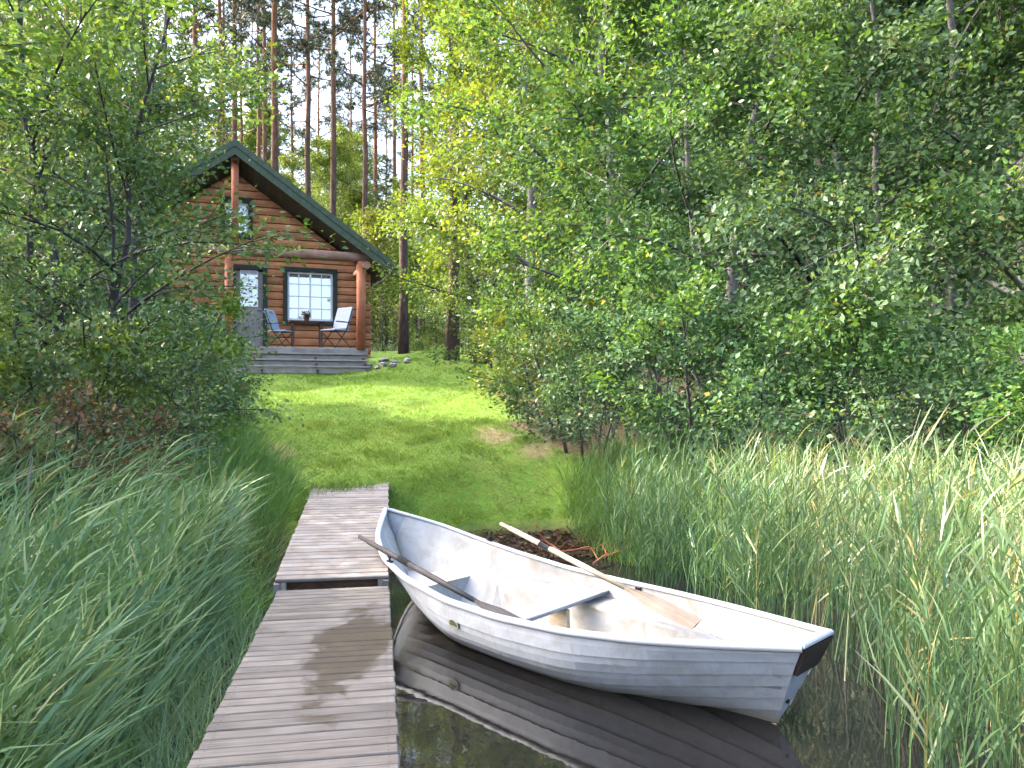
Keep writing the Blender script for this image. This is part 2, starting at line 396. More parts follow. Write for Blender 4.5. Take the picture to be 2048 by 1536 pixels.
for s in (.05, .95):
    a_, b_ = dock_pt(-1.6, s), dock_pt(6.22, s)
    mb = MB(); c_ = (a_+b_)/2 - dock.location; L_ = (b_-a_).length
    mb.box((c_.x, c_.y, -.035-.065-.003), (L_, .05, .13), Matrix.Rotation(math.atan2((b_-a_).y,(b_-a_).x), 3, 'Z'), .004)
    mb.build('side_beam', MATS['step_wood'], dock)
for yy in (.6, 3.2, 5.9):
    for s in (.08, .92):
        p = dock_pt(yy, s) - dock.location
        MB().tube([(p.x,p.y,-1.3),(p.x,p.y,-.17)], .055, 8).build('pile', MATS['dark_bark'], dock)
# ramp
A = Vector((-1.543, 6.60, .478)); B_ = Vector((-2.115, 10.2, .898)); rd = (B_-A).normalized(); L_ = (B_-A).length
RW = .955
ramp_ = empty('gangway_ramp', A, 0, 'sloping grey plank gangway from the dock up to the lawn', 'gangway')
rs = rd.cross(Vector((0,0,1))).normalized(); rup = rs.cross(rd)
RM = Matrix((rs, rd, rup)).transposed()
rpm = [plank_mesh('plank', RW, w, .032, MATS['ramp_wood']) for w in (.096,.098)]
t = .0; k = 0
while t < L_:
    w = (.096,.098)[k%2]
    o = link(bpy.data.objects.new('plank', rpm[k%2]), ramp_)
    o.location = rd*(t+w/2) + rup*(-.016+random.uniform(-.002,.002)) + rs*random.uniform(-.006,.006)
    o.rotation_euler = (RM @ Matrix.Rotation(random.uniform(-.004,.004),3,'Z')).to_euler()
    t += w+.006; k += 1
for s in (-1, 1):
    mb = MB(); c_ = rd*(L_/2) + rs*(s*(RW/2-.06)) - rup*.084
    mb.box(c_, (.06, L_-.02, .10), RM, .004); mb.build('side_beam', MATS['step_wood'], ramp_)
    p = rs*(s*(RW/2-.02)) + rd*.02
    MB().box((p.x, p.y-.0, -.115), (.05,.05,.16), RM, .004).build('corner_post', MATS['ramp_wood'], ramp_)
c_ = rd*.12 - rup*.1
MB().box(c_, (RW-.18, .05, .10), RM, .003).build('cross_beam', MATS['dark_wood'], ramp_)

# ------------------------------------------------------------------ boat
BL = 4.614
TB = np.array([0,.08,.2,.4,.75,1.2,1.8,2.4,3.0,3.5,3.95,4.4])/4.4
BB = np.array([.012,.085,.205,.385,.555,.652,.70,.698,.64,.52,.36,.178])
BZ = np.array([.86,.825,.775,.695,.58,.497,.44,.434,.459,.495,.539,.589])
def smooth_interp(u, xs, ys):
    g_ = np.linspace(0,1,241); v = np.interp(g_, xs, ys)
    ker = np.hanning(19); ker /= ker.sum()
    pad = np.concatenate([2*v[0]-v[9:0:-1], v, 2*v[-1]-v[-2:-11:-1]])
    return np.interp(u, g_, np.convolve(pad, ker, 'valid'))
def bw(u): return float(np.interp(u, TB, BB)) if u < .05 else float(smooth_interp(u, TB, BB))
def bz(u): return float(smooth_interp(u, TB, BZ))
def keel(u):
    k0 = -.10
    if u < .17: return k0 + (bz(0)-.03-k0)*((1-u/.17)**2.3)
    if u > .70: return k0 + .11*((u-.70)/.30)**1.6
    return k0
def sect(u, t):
    """outer hull point at station u (0 bow, 1 stern), girth t (0 keel, 1 gunwale), port side y>0"""
    b_, g_, k_ = bw(u), bz(u), keel(u)
    wm_ = float(sst(.08,.42,u)*(1-sst(.62,1.0,u))); ws = float(sst(.55,1.0,u))
    f_mid = 1-(1-t)**2.3; h_mid = t**1.75
    f_end = t**(1.15+.7*max(0,1-u/.22))*(1-ws) + ws*(.45*t+.55*math.sin(math.pi/2*t)); h_end = t
    f = wm_*f_mid+(1-wm_)*f_end; h = wm_*h_mid+(1-wm_)*h_end
    z = k_ + (g_-k_)*h
    s_ = u*BL - .26*(u**10)*(1-h)
    return s_, b_*f, z
def hull_pn(u, t):
    e = .01
    p = Vector(sect(u,t)); du = Vector(sect(min(1,u+e),t))-Vector(sect(max(0,u-e),t)); dt = Vector(sect(u,min(1,t+e)))-Vector(sect(u,max(0,t-e)))
    nn = du.cross(dt)
    nn = nn.normalized() if nn.length > 1e-9 else Vector((0,1,0))
    if nn.y < 0: nn = -nn
    return p, nn
US = np.concatenate([np.linspace(0,.12,13), np.linspace(.135,1,46)])
boat = empty('rowboat', (-1.284, 7.999, 0.0), -.831, 'white clinker fibreglass rowboat moored against the dock', 'rowboat')
boat.rotation_euler = (.032, 0, -.831)
# side sign: world near side is local -y
NST = 6; tj = [0,.20,.37,.53,.68,.83,1.0]
hb = MB()
for sgn in (1,-1):
    rows = []
    for j in range(NST):
        for q in (0,.5,1):
            t_ = tj[j]+(tj[j+1]-tj[j])*q; off = .013*(1-q)**1.0 if j > 0 else 0
            row = []
            for u in US:
                p, nn = hull_pn(u, t_); fade = float(sst(0,.05,u))
                p = p + nn*off*fade; row.append((p.x, p.y*sgn, p.z))
            rows.append(row)
    if sgn < 0: rows = rows[::-1]
    hb.grid(rows)
hull = hb.build('hull', MATS['hull_white'], boat)
# transom closes the stern
tp_ = [sect(1,t_) for t_ in np.linspace(0,1,19)]
ring = [(p[0],p[1],p[2]) for p in tp_] + [(p[0],-p[1],p[2]) for p in reversed(tp_[1:])]
tb_ = MB(); inner = [(x-.03, y_*.9, z) for x,y_,z in ring]
tb_.add(ring, [tuple(range(len(ring)))]); tb_.add(inner, [tuple(reversed(range(len(inner))))])
tb_.build('transom', MATS['hull_white'], boat)
# gunwale rim, one continuous rounded rail round bow and both sides
def rim_path(s): return [Vector((sect(u,1)[0], s*sect(u,1)[1], sect(u,1)[2])) for u in US]
path = rim_path(-1)[::-1] + rim_path(1)[1:]
rb_ = MB(); rows = []
prof = [(-.030,-.012),(-.030,.006),(-.020,.016),(.012,.016),(.022,.008),(.022,-.022),(.010,-.030)]
for i, p in enumerate(path):
    tg = (path[min(i+1,len(path)-1)]-path[max(i-1,0)]); tg.z = 0; tg.normalize()
    out = Vector((tg.y,-tg.x,0))
    if i < len(path)/2 and out.y > 0 or i > len(path)/2 and out.y < 0:
        if abs(out.y) > .2: out = -out
    if abs(out.y) <= .2 or abs(i-len(path)//2) < 1: out = Vector((-1,0,0)) if p.x < .1 else out
    rows.append([p + out*o_ + Vector((0,0,z_)) for o_, z_ in prof])
rb_.grid(rows, True); rb_.build('gunwale', MATS['rim_white'], boat, True)
p1, p2 = path[0], path[-1]
MB().box(((p1.x-.012), 0, p1.z+.004), (.06, abs(p1.y)*2+.02, .034), bev=.01).build('stern_rail', MATS['rim_white'], boat)
# moulded inside: sides, side decks, footwell
ZD = .275
def y_at(u, z, off=.028):
    ts_ = np.linspace(0,1,60); P = [sect(u,t_) for t_ in ts_]
    zz = np.array([p[2] for p in P]); yy = np.array([p[1] for p in P])
    return max(0.0, float(np.interp(z, zz, yy)) - off) if z > zz[0] else 0.0
UI = np.linspace(.035, .99, 44)
tp_ = [sect(1,t_) for t_ in np.linspace(0,1,19)]
def tr_x(z): return float(np.interp(z, [p[2] for p in tp_], [p[0] for p in tp_]))
def sx(u, z): return min(u*BL, tr_x(z)-.032)
ib = MB(); deck = MB(); well = MB()
edge = []
for u in UI:
    zd = max(ZD, keel(u)+.10); edge.append((u, zd, y_at(u, zd)))
for sgn in (1,-1):
    rows = []
    for q in np.linspace(0,1,8):
        row = []
        for u, zd, ye in edge:
            zt = bz(u)+.002; z = zt + (zd-zt)*q
            row.append((sx(u,z), sgn*max(.004, y_at(u, z, .022)), z))
        rows.append(row)
    if sgn > 0: rows = rows[::-1]
    ib.grid(rows)
ib.build('inner_side', MATS['hull_inside'], boat, True)
U0, U1 = .205, .80
def yw(u, ye):
    return max(.05, min(.40, ye-.085))
for (u, zd, ye), (u2, zd2, ye2) in zip(edge[:-1], edge[1:]):
    inw = U0 <= u and u2 <= U1
    if not inw:
        deck.add([(sx(u,zd),-ye,zd),(sx(u2,zd2),-ye2,zd2),(sx(u2,zd2),ye2,zd2),(sx(u,zd),ye,zd)], [(0,1,2,3)])
    else:
        for s in (1,-1):
            w1, w2 = yw(u,ye), yw(u2,ye2)
            deck.add([(u*BL,s*w1,zd),(u2*BL,s*w2,zd2),(u2*BL,s*ye2,zd2),(u*BL,s*ye,zd)], [(0,1,2,3) if s > 0 else (3,2,1,0)])
deck.build('side_deck', MATS['hull_inside'], boat)
ein = [e for e in edge if e[0] >= U0 and e[0] <= U1]
ein = [e for i, e in enumerate(ein)]
ZF = .03
for s in (1,-1):
    top = [(u*BL, s*yw(u,ye), zd) for u,zd,ye in ein]
    lip = [(u*BL, s*(yw(u,ye)-.015), zd-.02) for u,zd,ye in ein]
    bot = [(u*BL, s*min(yw(u,ye)-.04, max(.02, y_at(u,ZF,.02))), ZF) for u,zd,ye in ein]
    rows = [top, lip, bot]; well.grid(rows if s > 0 else rows[::-1])
bl = [(u*BL, -min(yw(u,ye)-.04, max(.02, y_at(u,ZF,.02))), ZF) for u,zd,ye in ein]
br = [(x,-y_,z) for x,y_,z in bl]
well.grid([bl, br])
for e, rev in ((0,False),(-1,True)):
    u,zd,ye = ein[e]; w_ = yw(u,ye); wb = abs(bl[e][1])
    q = [(u*BL,-w_,zd),(u*BL,w_,zd),(u*BL,wb,ZF),(u*BL,-wb,ZF)]
    well.add(q, [(3,2,1,0) if not rev else (0,1,2,3)])
well.build('footwell', MATS['hull_inside'], boat)
# thwart plank and its support
mb = MB(); yt = y_at(.52, .335, .03)
mb.box((2.36, 0, .325), (.24, 2*yt-.02, .032), Matrix.Rotation(.06,3,'Z'), .006)
th = mb.build('thwart', MATS['thwart_wood'], boat)
MB().box((2.36, .12, .165), (.20,.035,.26), bev=.004).build('support', MATS['oar_pale'], th)
# dark outboard pad on the transom, outside and inside
def tr_x(z): # x of transom outer face at height z
    zz = [p[2] for p in tp_]; xx = [p[0] for p in tp_]; return float(np.interp(z, zz, xx))
zt = bz(1); za, zb = zt-.20, zt-.015
ya = float(np.interp(za,[p[2] for p in tp_],[p[1] for p in tp_])); yb = float(np.interp(zb,[p[2] for p in tp_],[p[1] for p in tp_]))
V = []
for z_, y_ in ((za, ya-.004), (zb, yb-.004)):
    for dx_ in (.002, .030):
        for s in (-1, 1): V.append((tr_x(z_)+dx_, s*y_, z_))
MB().add(V, [(0,1,3,2),(4,6,7,5),(0,4,5,1),(2,3,7,6),(0,2,6,4),(1,5,7,3)]).build('outboard_pad', MATS['pad_dark'], boat)
V2 = [(x-.062, y_*.92, z) for x,y_,z in V]
MB().add(V2, [(0,1,3,2),(4,6,7,5),(0,4,5,1),(2,3,7,6),(0,2,6,4),(1,5,7,3)]).build('inner_pad', MATS['pad_dark'], boat)
zp = .17; MB().tube([(tr_x(zp)-.01,-.015,zp),(tr_x(zp)+.012,-.015,zp)], .014, 10).build('drain_plug', MATS['metal_dark'], boat)
# keel strip and stem strip
ks = MB(); rows = []
for u in np.concatenate([np.linspace(0,.16,14), np.linspace(.2,1,17)]):
    s_, _, z_ = sect(u,0); d_ = Vector((-1,0,-.1)) if u < .06 else (Vector((-.6,0,-.8)) if u < .15 else Vector((0,0,-1))); d_.normalize()
    p = Vector((s_,0,z_)); x_ = .016
    rows.append([p+Vector((0,-x_,0)), p+Vector((0,-x_*.7,0))+d_*.03, p+Vector((0,x_*.7,0))+d_*.03, p+Vector((0,x_,0))])
ks.grid(rows); ks.build('keel', MATS['hull_white'], boat)
# oarlocks
def oarlock(u, s):
    p = Vector((sect(u,1)[0], s*sect(u,1)[1], sect(u,1)[2]+.014))
    mb = MB(); mb.box(p+Vector((0,0,.006)), (.07,.035,.012), bev=.003)
    mb.tube([p+Vector((0,0,0)), p+Vector((0,0,.04))], .009, 8)
    arc = [p+Vector((math.cos(a_)*.034, 0, .075+math.sin(a_)*.036)) for a_ in np.linspace(R(150),R(390),11)]
    mb.tube(arc, .008, 6); return mb.build('oarlock', MATS['metal_dark'], boat)
for u, s in ((.205,-1),(.205,1)): oarlock(u, s)
for u, s in ((.60,1),(.60,-1)):
    p = Vector((sect(u,1)[0], s*(sect(u,1)[1]-.035), sect(u,1)[2]-.035))
    MB().box(p, (.05,.02,.05), bev=.004).build('oarlock_socket', MATS['metal_dark'], boat)
# maker's emblem, near side
p, nn = hull_pn(.432, .80); du = Vector((1,0,0)); nn = Vector((nn.x,-nn.y,nn.z)); p.y = -p.y
up_ = (nn.cross(du)).normalized(); up_ = up_ if up_.z > 0 else -up_
du = up_.cross(nn).normalized() if True else du
eb = MB(); c_ = p + nn*.010
ov = [c_ + du*(math.cos(a_)*.062) + up_*(math.sin(a_)*.042) for a_ in np.linspace(0,2*math.pi,25)[:-1]]
ov2 = [q+nn*.006 for q in ov]
eb.add(ov+ov2, [tuple(range(24,48))]+[(i,(i+1)%24,24+(i+1)%24,24+i) for i in range(24)])
em = eb.build('emblem', MATS['emblem_pale'], boat)
sw = []
for q in np.linspace(0,1,9):
    a_ = R(165-165*q); w_ = .024*math.sin(math.pi*(.15+.8*q))
    for e_ in (-1,1): sw.append(c_ + nn*.0085 + du*(math.cos(a_)*.044) + up_*(math.sin(a_)*.026-.010+e_*w_))
MB().add(sw, [(2*i,2*i+2,2*i+3,2*i+1) for i in range(8)]).build('emblem_swoosh', MATS['emblem_olive'], em)
# bow ring
p = Vector((sect(0.012,.5)[0]-.035,0,.62))
MB().tube([p+Vector((math.cos(a_)*.028,0,math.sin(a_)*.028)) for a_ in np.linspace(0,2*math.pi,13)], .006, 6, False).build('bow_ring', MATS['metal_dark'], boat)

def oar(h, tip, roll, mats, label):
    h = Vector(h); tip = Vector(tip); d_ = tip-h; Ln = d_.length
    o = empty('oar', h, 0, label, 'oar', 'pair of oars in the rowboat')
    o.rotation_euler = (d_.to_track_quat('X','Z') @ Matrix.Rotation(roll,4,'X').to_quaternion()).to_euler()
    xb = Ln-.72
    MB().tube([(0,0,0),(.005,0,0),(.13,0,0),(.15,0,0),(.5,0,0),(xb*.7,0,0),(xb,0,0)], [.012,.018,.017,.023,.025,.025,.020], 10).build('shaft', mats[0], o, True)
    rows = []
    for q in np.linspace(0,1,12):
        x = xb-.03+(.75)*q; w = .020+(.066-.020)*float(sst(0,.45,q)); th_ = .019*(1-q)+.006
        if q > .97: w *= .93
        rows.append([(x,-w,0),(x,-w*.5,th_*.55),(x,0,th_),(x,w*.5,th_*.55),(x,w,0),(x,w*.5,-th_*.55),(x,0,-th_),(x,-w*.5,-th_*.55)])
    b_ = MB(); b_.grid(rows, True); m_ = len(b_.v)-8; b_.add([b_.v[m_+i] for i in range(8)], [tuple(range(8))])
    b_.build('blade', mats[1], o)
    MB().tube([(.62,0,0),(.76,0,0)], .029, 10).build('collar', MATS['metal_dark'], o)
    return o
oar((-.11,7.43,.80), (1.318,5.50,.402), .5, (MATS['oar_pale'],MATS['blade_wood']), 'pale wooden oar laid across the far gunwale, blade towards the stern')
oar((-1.428,7.187,.72), (.22,5.57,.285), .4, (MATS['oar_grey'],MATS['oar_grey']), 'dark grey oar inside the near gunwale, handle reaching over the gangway')

# ------------------------------------------------------------------ cabin
CA = R(20); CO = Vector((-6.835, 19.0, 0))
cabin = empty('log_cabin', (CO.x, CO.y, 2.5), CA, 'reddish log cabin with green roof edge and covered terrace', 'cabin')
def Z(z): return z - 2.5                 # cabin parts are laid out in local (u right, v back, w up)
FL = 3.26; VW = 1.6; RT = 8.14; SL = .706; RU = .20; EAVE = 3.88
def under(u): return RT - RU - SL*abs(u)
LP = .205
def log_mesh(name, spans_fn, wc, v0, mat, half=.105):
    pass
def log_piece(parent, u0, u1, wc, v, clip=True, depth=.16, axis='u'):
    """one log with a rounded face; ends cut along the roof slope when clip"""
    h = LP/2-.004
    prof = [(-.03,-h),(-.056,-h*.80),(-.068,0),(-.056,h*.80),(-.03,h),(depth,h),(depth,-h)]
    rows = [[],[]]
    for dv, dw in prof:
        w = wc+dw; e0, e1 = u0, u1
        if clip:
            lim = (under(0)-w)/SL - .01
            e0 = max(e0, -lim); e1 = min(e1, lim)
        if e1 <= e0: e0 = e1 = (e0+e1)/2
        if axis == 'u': rows[0].append((e0, v+dv, Z(w))); rows[1].append((e1, v+dv, Z(w)))
        else: rows[0].append((v+dv if axis == 'v-' else v-dv, e0, Z(w))); rows[1].append((v+dv if axis == 'v-' else v-dv, e1, Z(w)))
    k = len(prof); mb = MB().add(rows[0]+rows[1], [tuple(range(k))[::-1], tuple(range(k,2*k))] + [(i,(i+1)%k,k+(i+1)%k,k+i) for i in range(k)])
    return mb.build('log', MATS['log_wood'], parent)
# openings in the front wall (u0,u1,w0,w1)
DOOR = (-.06,.80,FL,5.47); WIN = (1.23,2.67,3.94,5.50); GWIN = (-.36,.45,6.18,7.25)
fw = MB().box((0, VW+.20, Z(FL)+1.25), (6.6,.06,2.5)).build('front_wall', MATS['dark_wood'], cabin)
gw = MB().add([(-3.3,VW+.17,Z(FL)+2.5),(3.3,VW+.17,Z(FL)+2.5),(0,VW+.17,Z(under(0)-.1)),(-3.3,VW+.23,Z(FL)+2.5),(3.3,VW+.23,Z(FL)+2.5),(0,VW+.23,Z(under(0)-.1))],
     [(0,1,2),(5,4,3),(0,3,4,1),(1,4,5,2),(2,5,3,0)]).build('gable_wall', MATS['dark_wood'], cabin)
w = FL-.30; 
while w + LP < under(0):
    wc = w+LP/2; cuts = []
    for (a0,a1,b0,b1) in (DOOR,WIN,GWIN):
        if b0 < wc < b1: cuts.append((a0,a1))
    cuts.sort(); x = -3.6; segs = []
    for a0,a1 in cuts: segs.append((x,a0)); x = a1
    segs.append((x,3.6))
    for a0,a1 in segs:
        if a1-a0 > .05 and (under(0)-wc)/SL > a0 and -(under(0)-wc)/SL < a1:
            log_piece(fw if wc < FL+2.5 else gw, a0, a1, wc, VW)
    w += LP
for s in (-1,1):
    sw_ = MB().box((s*3.2, VW+3.2, Z(FL)+1.1), (.06,6.2,2.7)).build('side_wall', MATS['dark_wood'], cabin)
    w = FL-.40
    while w < 5.5:
        log_piece(sw_, VW-.27, VW+6.5, w+LP/2, s*3.35, False, .12, 'v+' if s > 0 else 'v-'); w += LP
MB().box((0, VW+6.3, Z(FL)+1.1), (6.4,.2,2.7)).build('back_wall', MATS['dark_wood'], cabin)
# floor slab under house hides the gap
MB().box((0, VW+3.2, Z(FL)-.45), (6.3,6.1,.5)).build('foundation', MATS['stone'], cabin)
# roof: two slopes, barge boards, soffit
V0, V1 = -.5, VW+6.9
for s in (-1,1):
    e = EAVE*s
    def sl(u, w_): return w_
    P = [(0,V0,Z(RT)),(e,V0,Z(RT-SL*EAVE)),(e,V1,Z(RT-SL*EAVE)),(0,V1,Z(RT))]
    Q = [(x,y_,z-.10) for x,y_,z in P]
    fs = [(0,1,2,3),(7,6,5,4),(0,4,5,1),(1,5,6,2),(2,6,7,3),(3,7,4,0)]
    if s < 0: fs = [tuple(reversed(f)) for f in fs]
    rf = MB().add(P+Q, fs).build('roof', MATS['roof_felt'], cabin)
    # soffit boards, running along the ridge
    nb = 26
    for i in range(nb):
        ua, ub = EAVE*i/nb+.004, EAVE*(i+1)/nb-.004
        z_ = lambda u: Z(RT-SL*u) - .105
        Pb = [(s*ua,V0+.05,z_(ua)),(s*ub,V0+.05,z_(ub)),(s*ub,VW+.25,z_(ub)),(s*ua,VW+.25,z_(ua))]
        Qb = [(x,y_,z-.02) for x,y_,z in Pb]
        MB().add(Pb+Qb, fs).build('soffit_board', MATS['soffit'], rf)
    # barge boards: upper trim and main board
    for (o0,o1,vv,nm) in ((.03,-.13,V0-.06,'barge_trim'),(-.12,-.33,V0-.035,'barge_board')):
        P = [(0,vv,Z(RT+o0)),(e*1.01,vv,Z(RT-SL*EAVE*1.01+o0)),(e*1.01,vv,Z(RT-SL*EAVE*1.01+o1)),(0,vv,Z(RT+o1))]
        Q = [(x,y_+.035+(.025 if nm == 'barge_trim' else 0),z) for x,y_,z in P]
        MB().add(P+Q, [tuple(reversed(f)) for f in fs]).build(nm, MATS['green_paint'], rf)
    MB().box((e*1.005, (V0+V1)/2, Z(RT-SL*EAVE)-.09), (.04, V1-V0, .2)).build('eave_board', MATS['green_paint'], rf)
MB().tube([(0,V0+.1,Z(under(0)-.12)),(0,VW,Z(under(0)-.12))], .10, 10).build('ridge_beam', MATS['beam_wood'], cabin)
# terrace posts, beams, king post
for u in (-3.09,-.14,3.09):
    MB().tube([(u,0,Z(FL-.06)),(u,0,Z(5.49))], .115 if u > 0 else .10, 14).build('post', MATS['post_wood'], cabin, True)
MB().tube([(-3.35,0,Z(5.595)),(3.36,0,Z(5.595))], .125, 14).build('beam', MATS['beam_wood'], cabin, True)
for u in (-3.2,3.2): MB().tube([(u,-.25,Z(5.38)),(u,VW+.05,Z(5.38))], .10, 12).build('side_plate', MATS['beam_wood'], cabin)
MB().tube([(0,-.02,Z(5.72)),(0,-.02,Z(under(0)-.06))], .085, 12).build('king_post', MATS['post_wood'], cabin, True)
# terrace floor, fascia, steps
tf = MB().box((0,.78,Z(FL)-.12), (6.5,1.56,.12)).build('terrace', MATS['step_wood'], cabin)
for i in range(15):
    MB().box((0,.045+.106*i,Z(FL)-.04), (6.5,.098,.036), bev=.004).build('floor_board', MATS['step_wood'], tf)
MB().box((0,-.030,Z(FL)-.115), (6.52,.035,.145), bev=.004).build('fascia_board', MATS['step_wood'], tf)
st = MB(); 
for u in (-.75,.6,1.9,3.1):
    for k in range(3):
        st.box((u,-.21-.27*k-.03,Z(FL)-.36-.17*k-.03), (.05,.30,.20+.02*k))
stairs = st.build('steps', MATS['dark_wood'], cabin)
for k in range(3):
    zt_ = Z(FL)-.17*(k+1)-.03
    for q in (0,1):
        MB().box((1.18,-.135-.27*k-.135*q,zt_), (4.0,.125,.042), bev=.005).build('tread', MATS['step_wood'], stairs)
    MB().box((1.18,-.335-.27*k+.075,zt_-.098), (3.96,.025,.13), bev=.003).build('riser', MATS['step_wood'], stairs)
# railing left of the steps
rl = MB().box((-1.65,-.02,Z(FL)+.90), (2.8,.09,.05), bev=.006).build('railing', MATS['step_wood'], cabin)
for i in range(15): MB().box((-2.95+.19*i,.01,Z(FL)+.48), (.13,.025,.80), bev=.003).build('baluster', MATS['step_wood'], rl)
# door
dr = MB().box((.36,VW-.02,Z(FL)+1.04), (.74,.05,2.06), bev=.004).build('door', MATS['door_wood'], cabin)
u0,u1 = DOOR[0],DOOR[1]
for (c_,d_) in (((u0+.035,VW-.06,Z(FL)+1.10),(.11,.14,2.2)), ((u1-.035,VW-.06,Z(FL)+1.10),(.11,.14,2.2)), (((u0+u1)/2,VW-.06,Z(FL)+2.17),(u1-u0-.07,.138,.12))):
    MB().box(c_, d_, bev=.004).build('door_frame', MATS['frame_dark'], dr)
MB().box((u0-.13,VW-.105,Z(FL)+1.05), (.13,.03,2.1), bev=.004).build('trim_board', MATS['door_wood'], dr)
for i in range(2):
    for j in range(4):
        uc = .36-.11+.22*i; wc = Z(FL)+1.12+.13+.24*j
        MB().box((uc,VW-.048,wc), (.205,.006,.225)).build('pane', MATS['glass'], dr)
        MB().box((uc,VW-.053+.012-.005+.0,wc), (.20,.002,.22)).build('pane_backing', MATS['curtain'], dr) if False else None
for j in range(5): MB().box((.36,VW-.052,Z(FL)+1.12+.01+.24*j), (.45,.018,.018)).build('glazing_bar', MATS['white_paint'], dr)
for i in range(3): MB().box((.36-.22+.22*i,VW-.051,Z(FL)+1.12+.49), (.018,.016,.95)).build('glazing_bar', MATS['white_paint'], dr)
MB().box((.36,VW-.0465,Z(FL)+1.61), (.43,.002,.94)).build('curtain', MATS['curtain'], dr)
MB().tube([(.66,VW-.05,Z(FL)+1.02),(.66,VW-.11,Z(FL)+1.02),(.56,VW-.11,Z(FL)+1.02)], .011, 8).build('handle', MATS['metal_dark'], dr)
# windows
def window(o_, cols, rows_, name):
    u0,u1,w0,w1 = o_; cu, cw = (u0+u1)/2, (w0+w1)/2; W, H = u1-u0, w1-w0; fr = .115
    wn_ = MB().box((cu,VW+.10,Z(cw)), (W-.02,.02,H-.02)).build('window', MATS['frame_dark'], cabin)
    for s in (-1,1): MB().box((cu+s*(W/2-fr/2),VW-.06,Z(cw)), (fr,.13,H), bev=.004).build('frame', MATS['frame_dark'], wn_)
    for s in (-1,1): MB().box((cu,VW-.06,Z(cw)+s*(H/2-fr/2)), (W-2*fr,.128,fr), bev=.004).build('frame', MATS['frame_dark'], wn_)
    iw, ih = W-2*fr, H-2*fr
    MB().box((cu,VW+.03,Z(cw)), (iw,.01,ih)).build('curtain', MATS['curtain'], wn_)
    for i in range(cols):
        for j in range(rows_):
            MB().box((cu-iw/2+iw*(i+.5)/cols, VW-.02, Z(cw)-ih/2+ih*(j+.5)/rows_), (iw/cols-.004,.006,ih/rows_-.004)).build('pane', MATS['glass'], wn_)
    for i in range(cols+1):
        t_ = .055 if i in (0,cols) else (.05 if (i*2 == cols) else .022)
        MB().box((cu-iw/2+iw*i/cols + (t_/2 if i == 0 else (-t_/2 if i == cols else 0)), VW-.028, Z(cw)), (t_,.03,ih-.002)).build('glazing_bar', MATS['white_paint'], wn_)
    for j in range(rows_+1):
        t_ = .055 if j in (0,rows_) else .022
        MB().box((cu, VW-.030, Z(cw)-ih/2+ih*j/rows_ + (t_/2 if j == 0 else (-t_/2 if j == rows_ else 0))), (iw-.002,.028,t_)).build('glazing_bar', MATS['white_paint'], wn_)
window(WIN, 4, 4, 'window'); window(GWIN, 2, 1, 'window')

CM = Matrix.Translation((CO.x,CO.y,2.5)) @ Matrix.Rotation(CA,4,'Z')
def cpt(u, v, z): return CM @ Vector((u, v, Z(z)))
def chair(u, v, rz, sc, label):
    p = cpt(u,v,FL-.02); o = empty('terrace_chair', p, CA+rz, label, 'chair', 'chairs on the terrace'); o.scale = (sc,sc,sc)
    # faces local +x
    for s in (-1,1):
        MB().tube([(.26,s*.25,0),(-.10,s*.25,.44),(-.30,s*.25,.98)], .014, 6).build('frame', MATS['frame_dark'], o)
        MB().tube([(-.28,s*.25,0),(.24,s*.25,.43)], .014, 6).build('leg', MATS['frame_dark'], o)
        MB().box((.02,s*.29,.63), (.46,.05,.025), bev=.006).build('armrest', MATS['dark_wood'], o)
    MB().box((.03,0,.44), (.46,.50,.05), bev=.02).build('seat', MATS['chair_fabric'], o)
    MB().box((-.225,0,.74), (.055,.50,.58), Matrix.Rotation(-.33,3,'Y'), .02).build('backrest', MATS['chair_fabric'], o)
    return o
chair(1.12,.75,R(-28),1.0,'smaller pale blue-grey chair on the terrace beside the door')
chair(2.52,.62,R(180+35),1.12,'larger pale blue-grey chair on the terrace beside the corner post')
tp0 = cpt(1.80,.95,FL-.02); tbl = empty('terrace_table', tp0, CA, 'dark wooden table between the chairs on the terrace', 'table')
for i in range(5): MB().box((0,-.30+.15*i,.72), (.92,.14,.028), bev=.004).build('slat', MATS['dark_wood'], tbl)
for sx in (-1,1):
    for sy in (-1,1): MB().box((sx*.36,sy*.26,.353), (.05,.05,.70), bev=.004).build('leg', MATS['dark_wood'], tbl)
    MB().box((sx*.36,0,.66), (.04,.50,.06)).build('rail', MATS['dark_wood'], tbl)
pp = empty('potted_plant', tp0+Vector((0,0,.735)), 0, 'small plant with reddish leaves in a dark pot on the terrace table', 'plant')
MB().tube([(0,0,0),(0,0,.02),(0,0,.11),(0,0,.12)], [.055,.06,.08,.08], 12).build('pot', MATS['dark_wood'], pp)
def leaf_arrays(C, D, N_, size, width=.55, tone=None):
    """diamond leaves folded along the midrib: C base points, D axis, N_ normals"""
    D = D/np.linalg.norm(D,axis=1,keepdims=True); S = np.cross(D,N_); S /= (np.linalg.norm(S,axis=1,keepdims=True)+1e-9)
    U = np.cross(S,D); size = size[:,None]
    a_ = C; b1 = C+D*size*.48+S*size*width*.5+U*size*.10; c_ = C+D*size; d_ = C+D*size*.48-S*size*width*.5+U*size*.10
    V = np.stack([a_,b1,c_,d_],1).reshape(-1,3); i = np.arange(len(C))*4
    Fq = np.stack([np.stack([i,i+1,i+2],1), np.stack([i,i+2,i+3],1)],1).reshape(-1,3)
    tone = rng.random(len(C)) if tone is None else tone
    return V, Fq, np.repeat(tone,2)
q = rng.normal(size=(90,3)); q[:,2] = np.abs(q[:,2])+.3; q /= np.linalg.norm(q,axis=1,keepdims=True)
V,Fq,tn = leaf_arrays(np.array([[0,0,.12]])+q*rng.random((90,1))*.16, q+rng.normal(size=(90,3))*.4, rng.normal(size=(90,3)), rng.uniform(.05,.09,90))
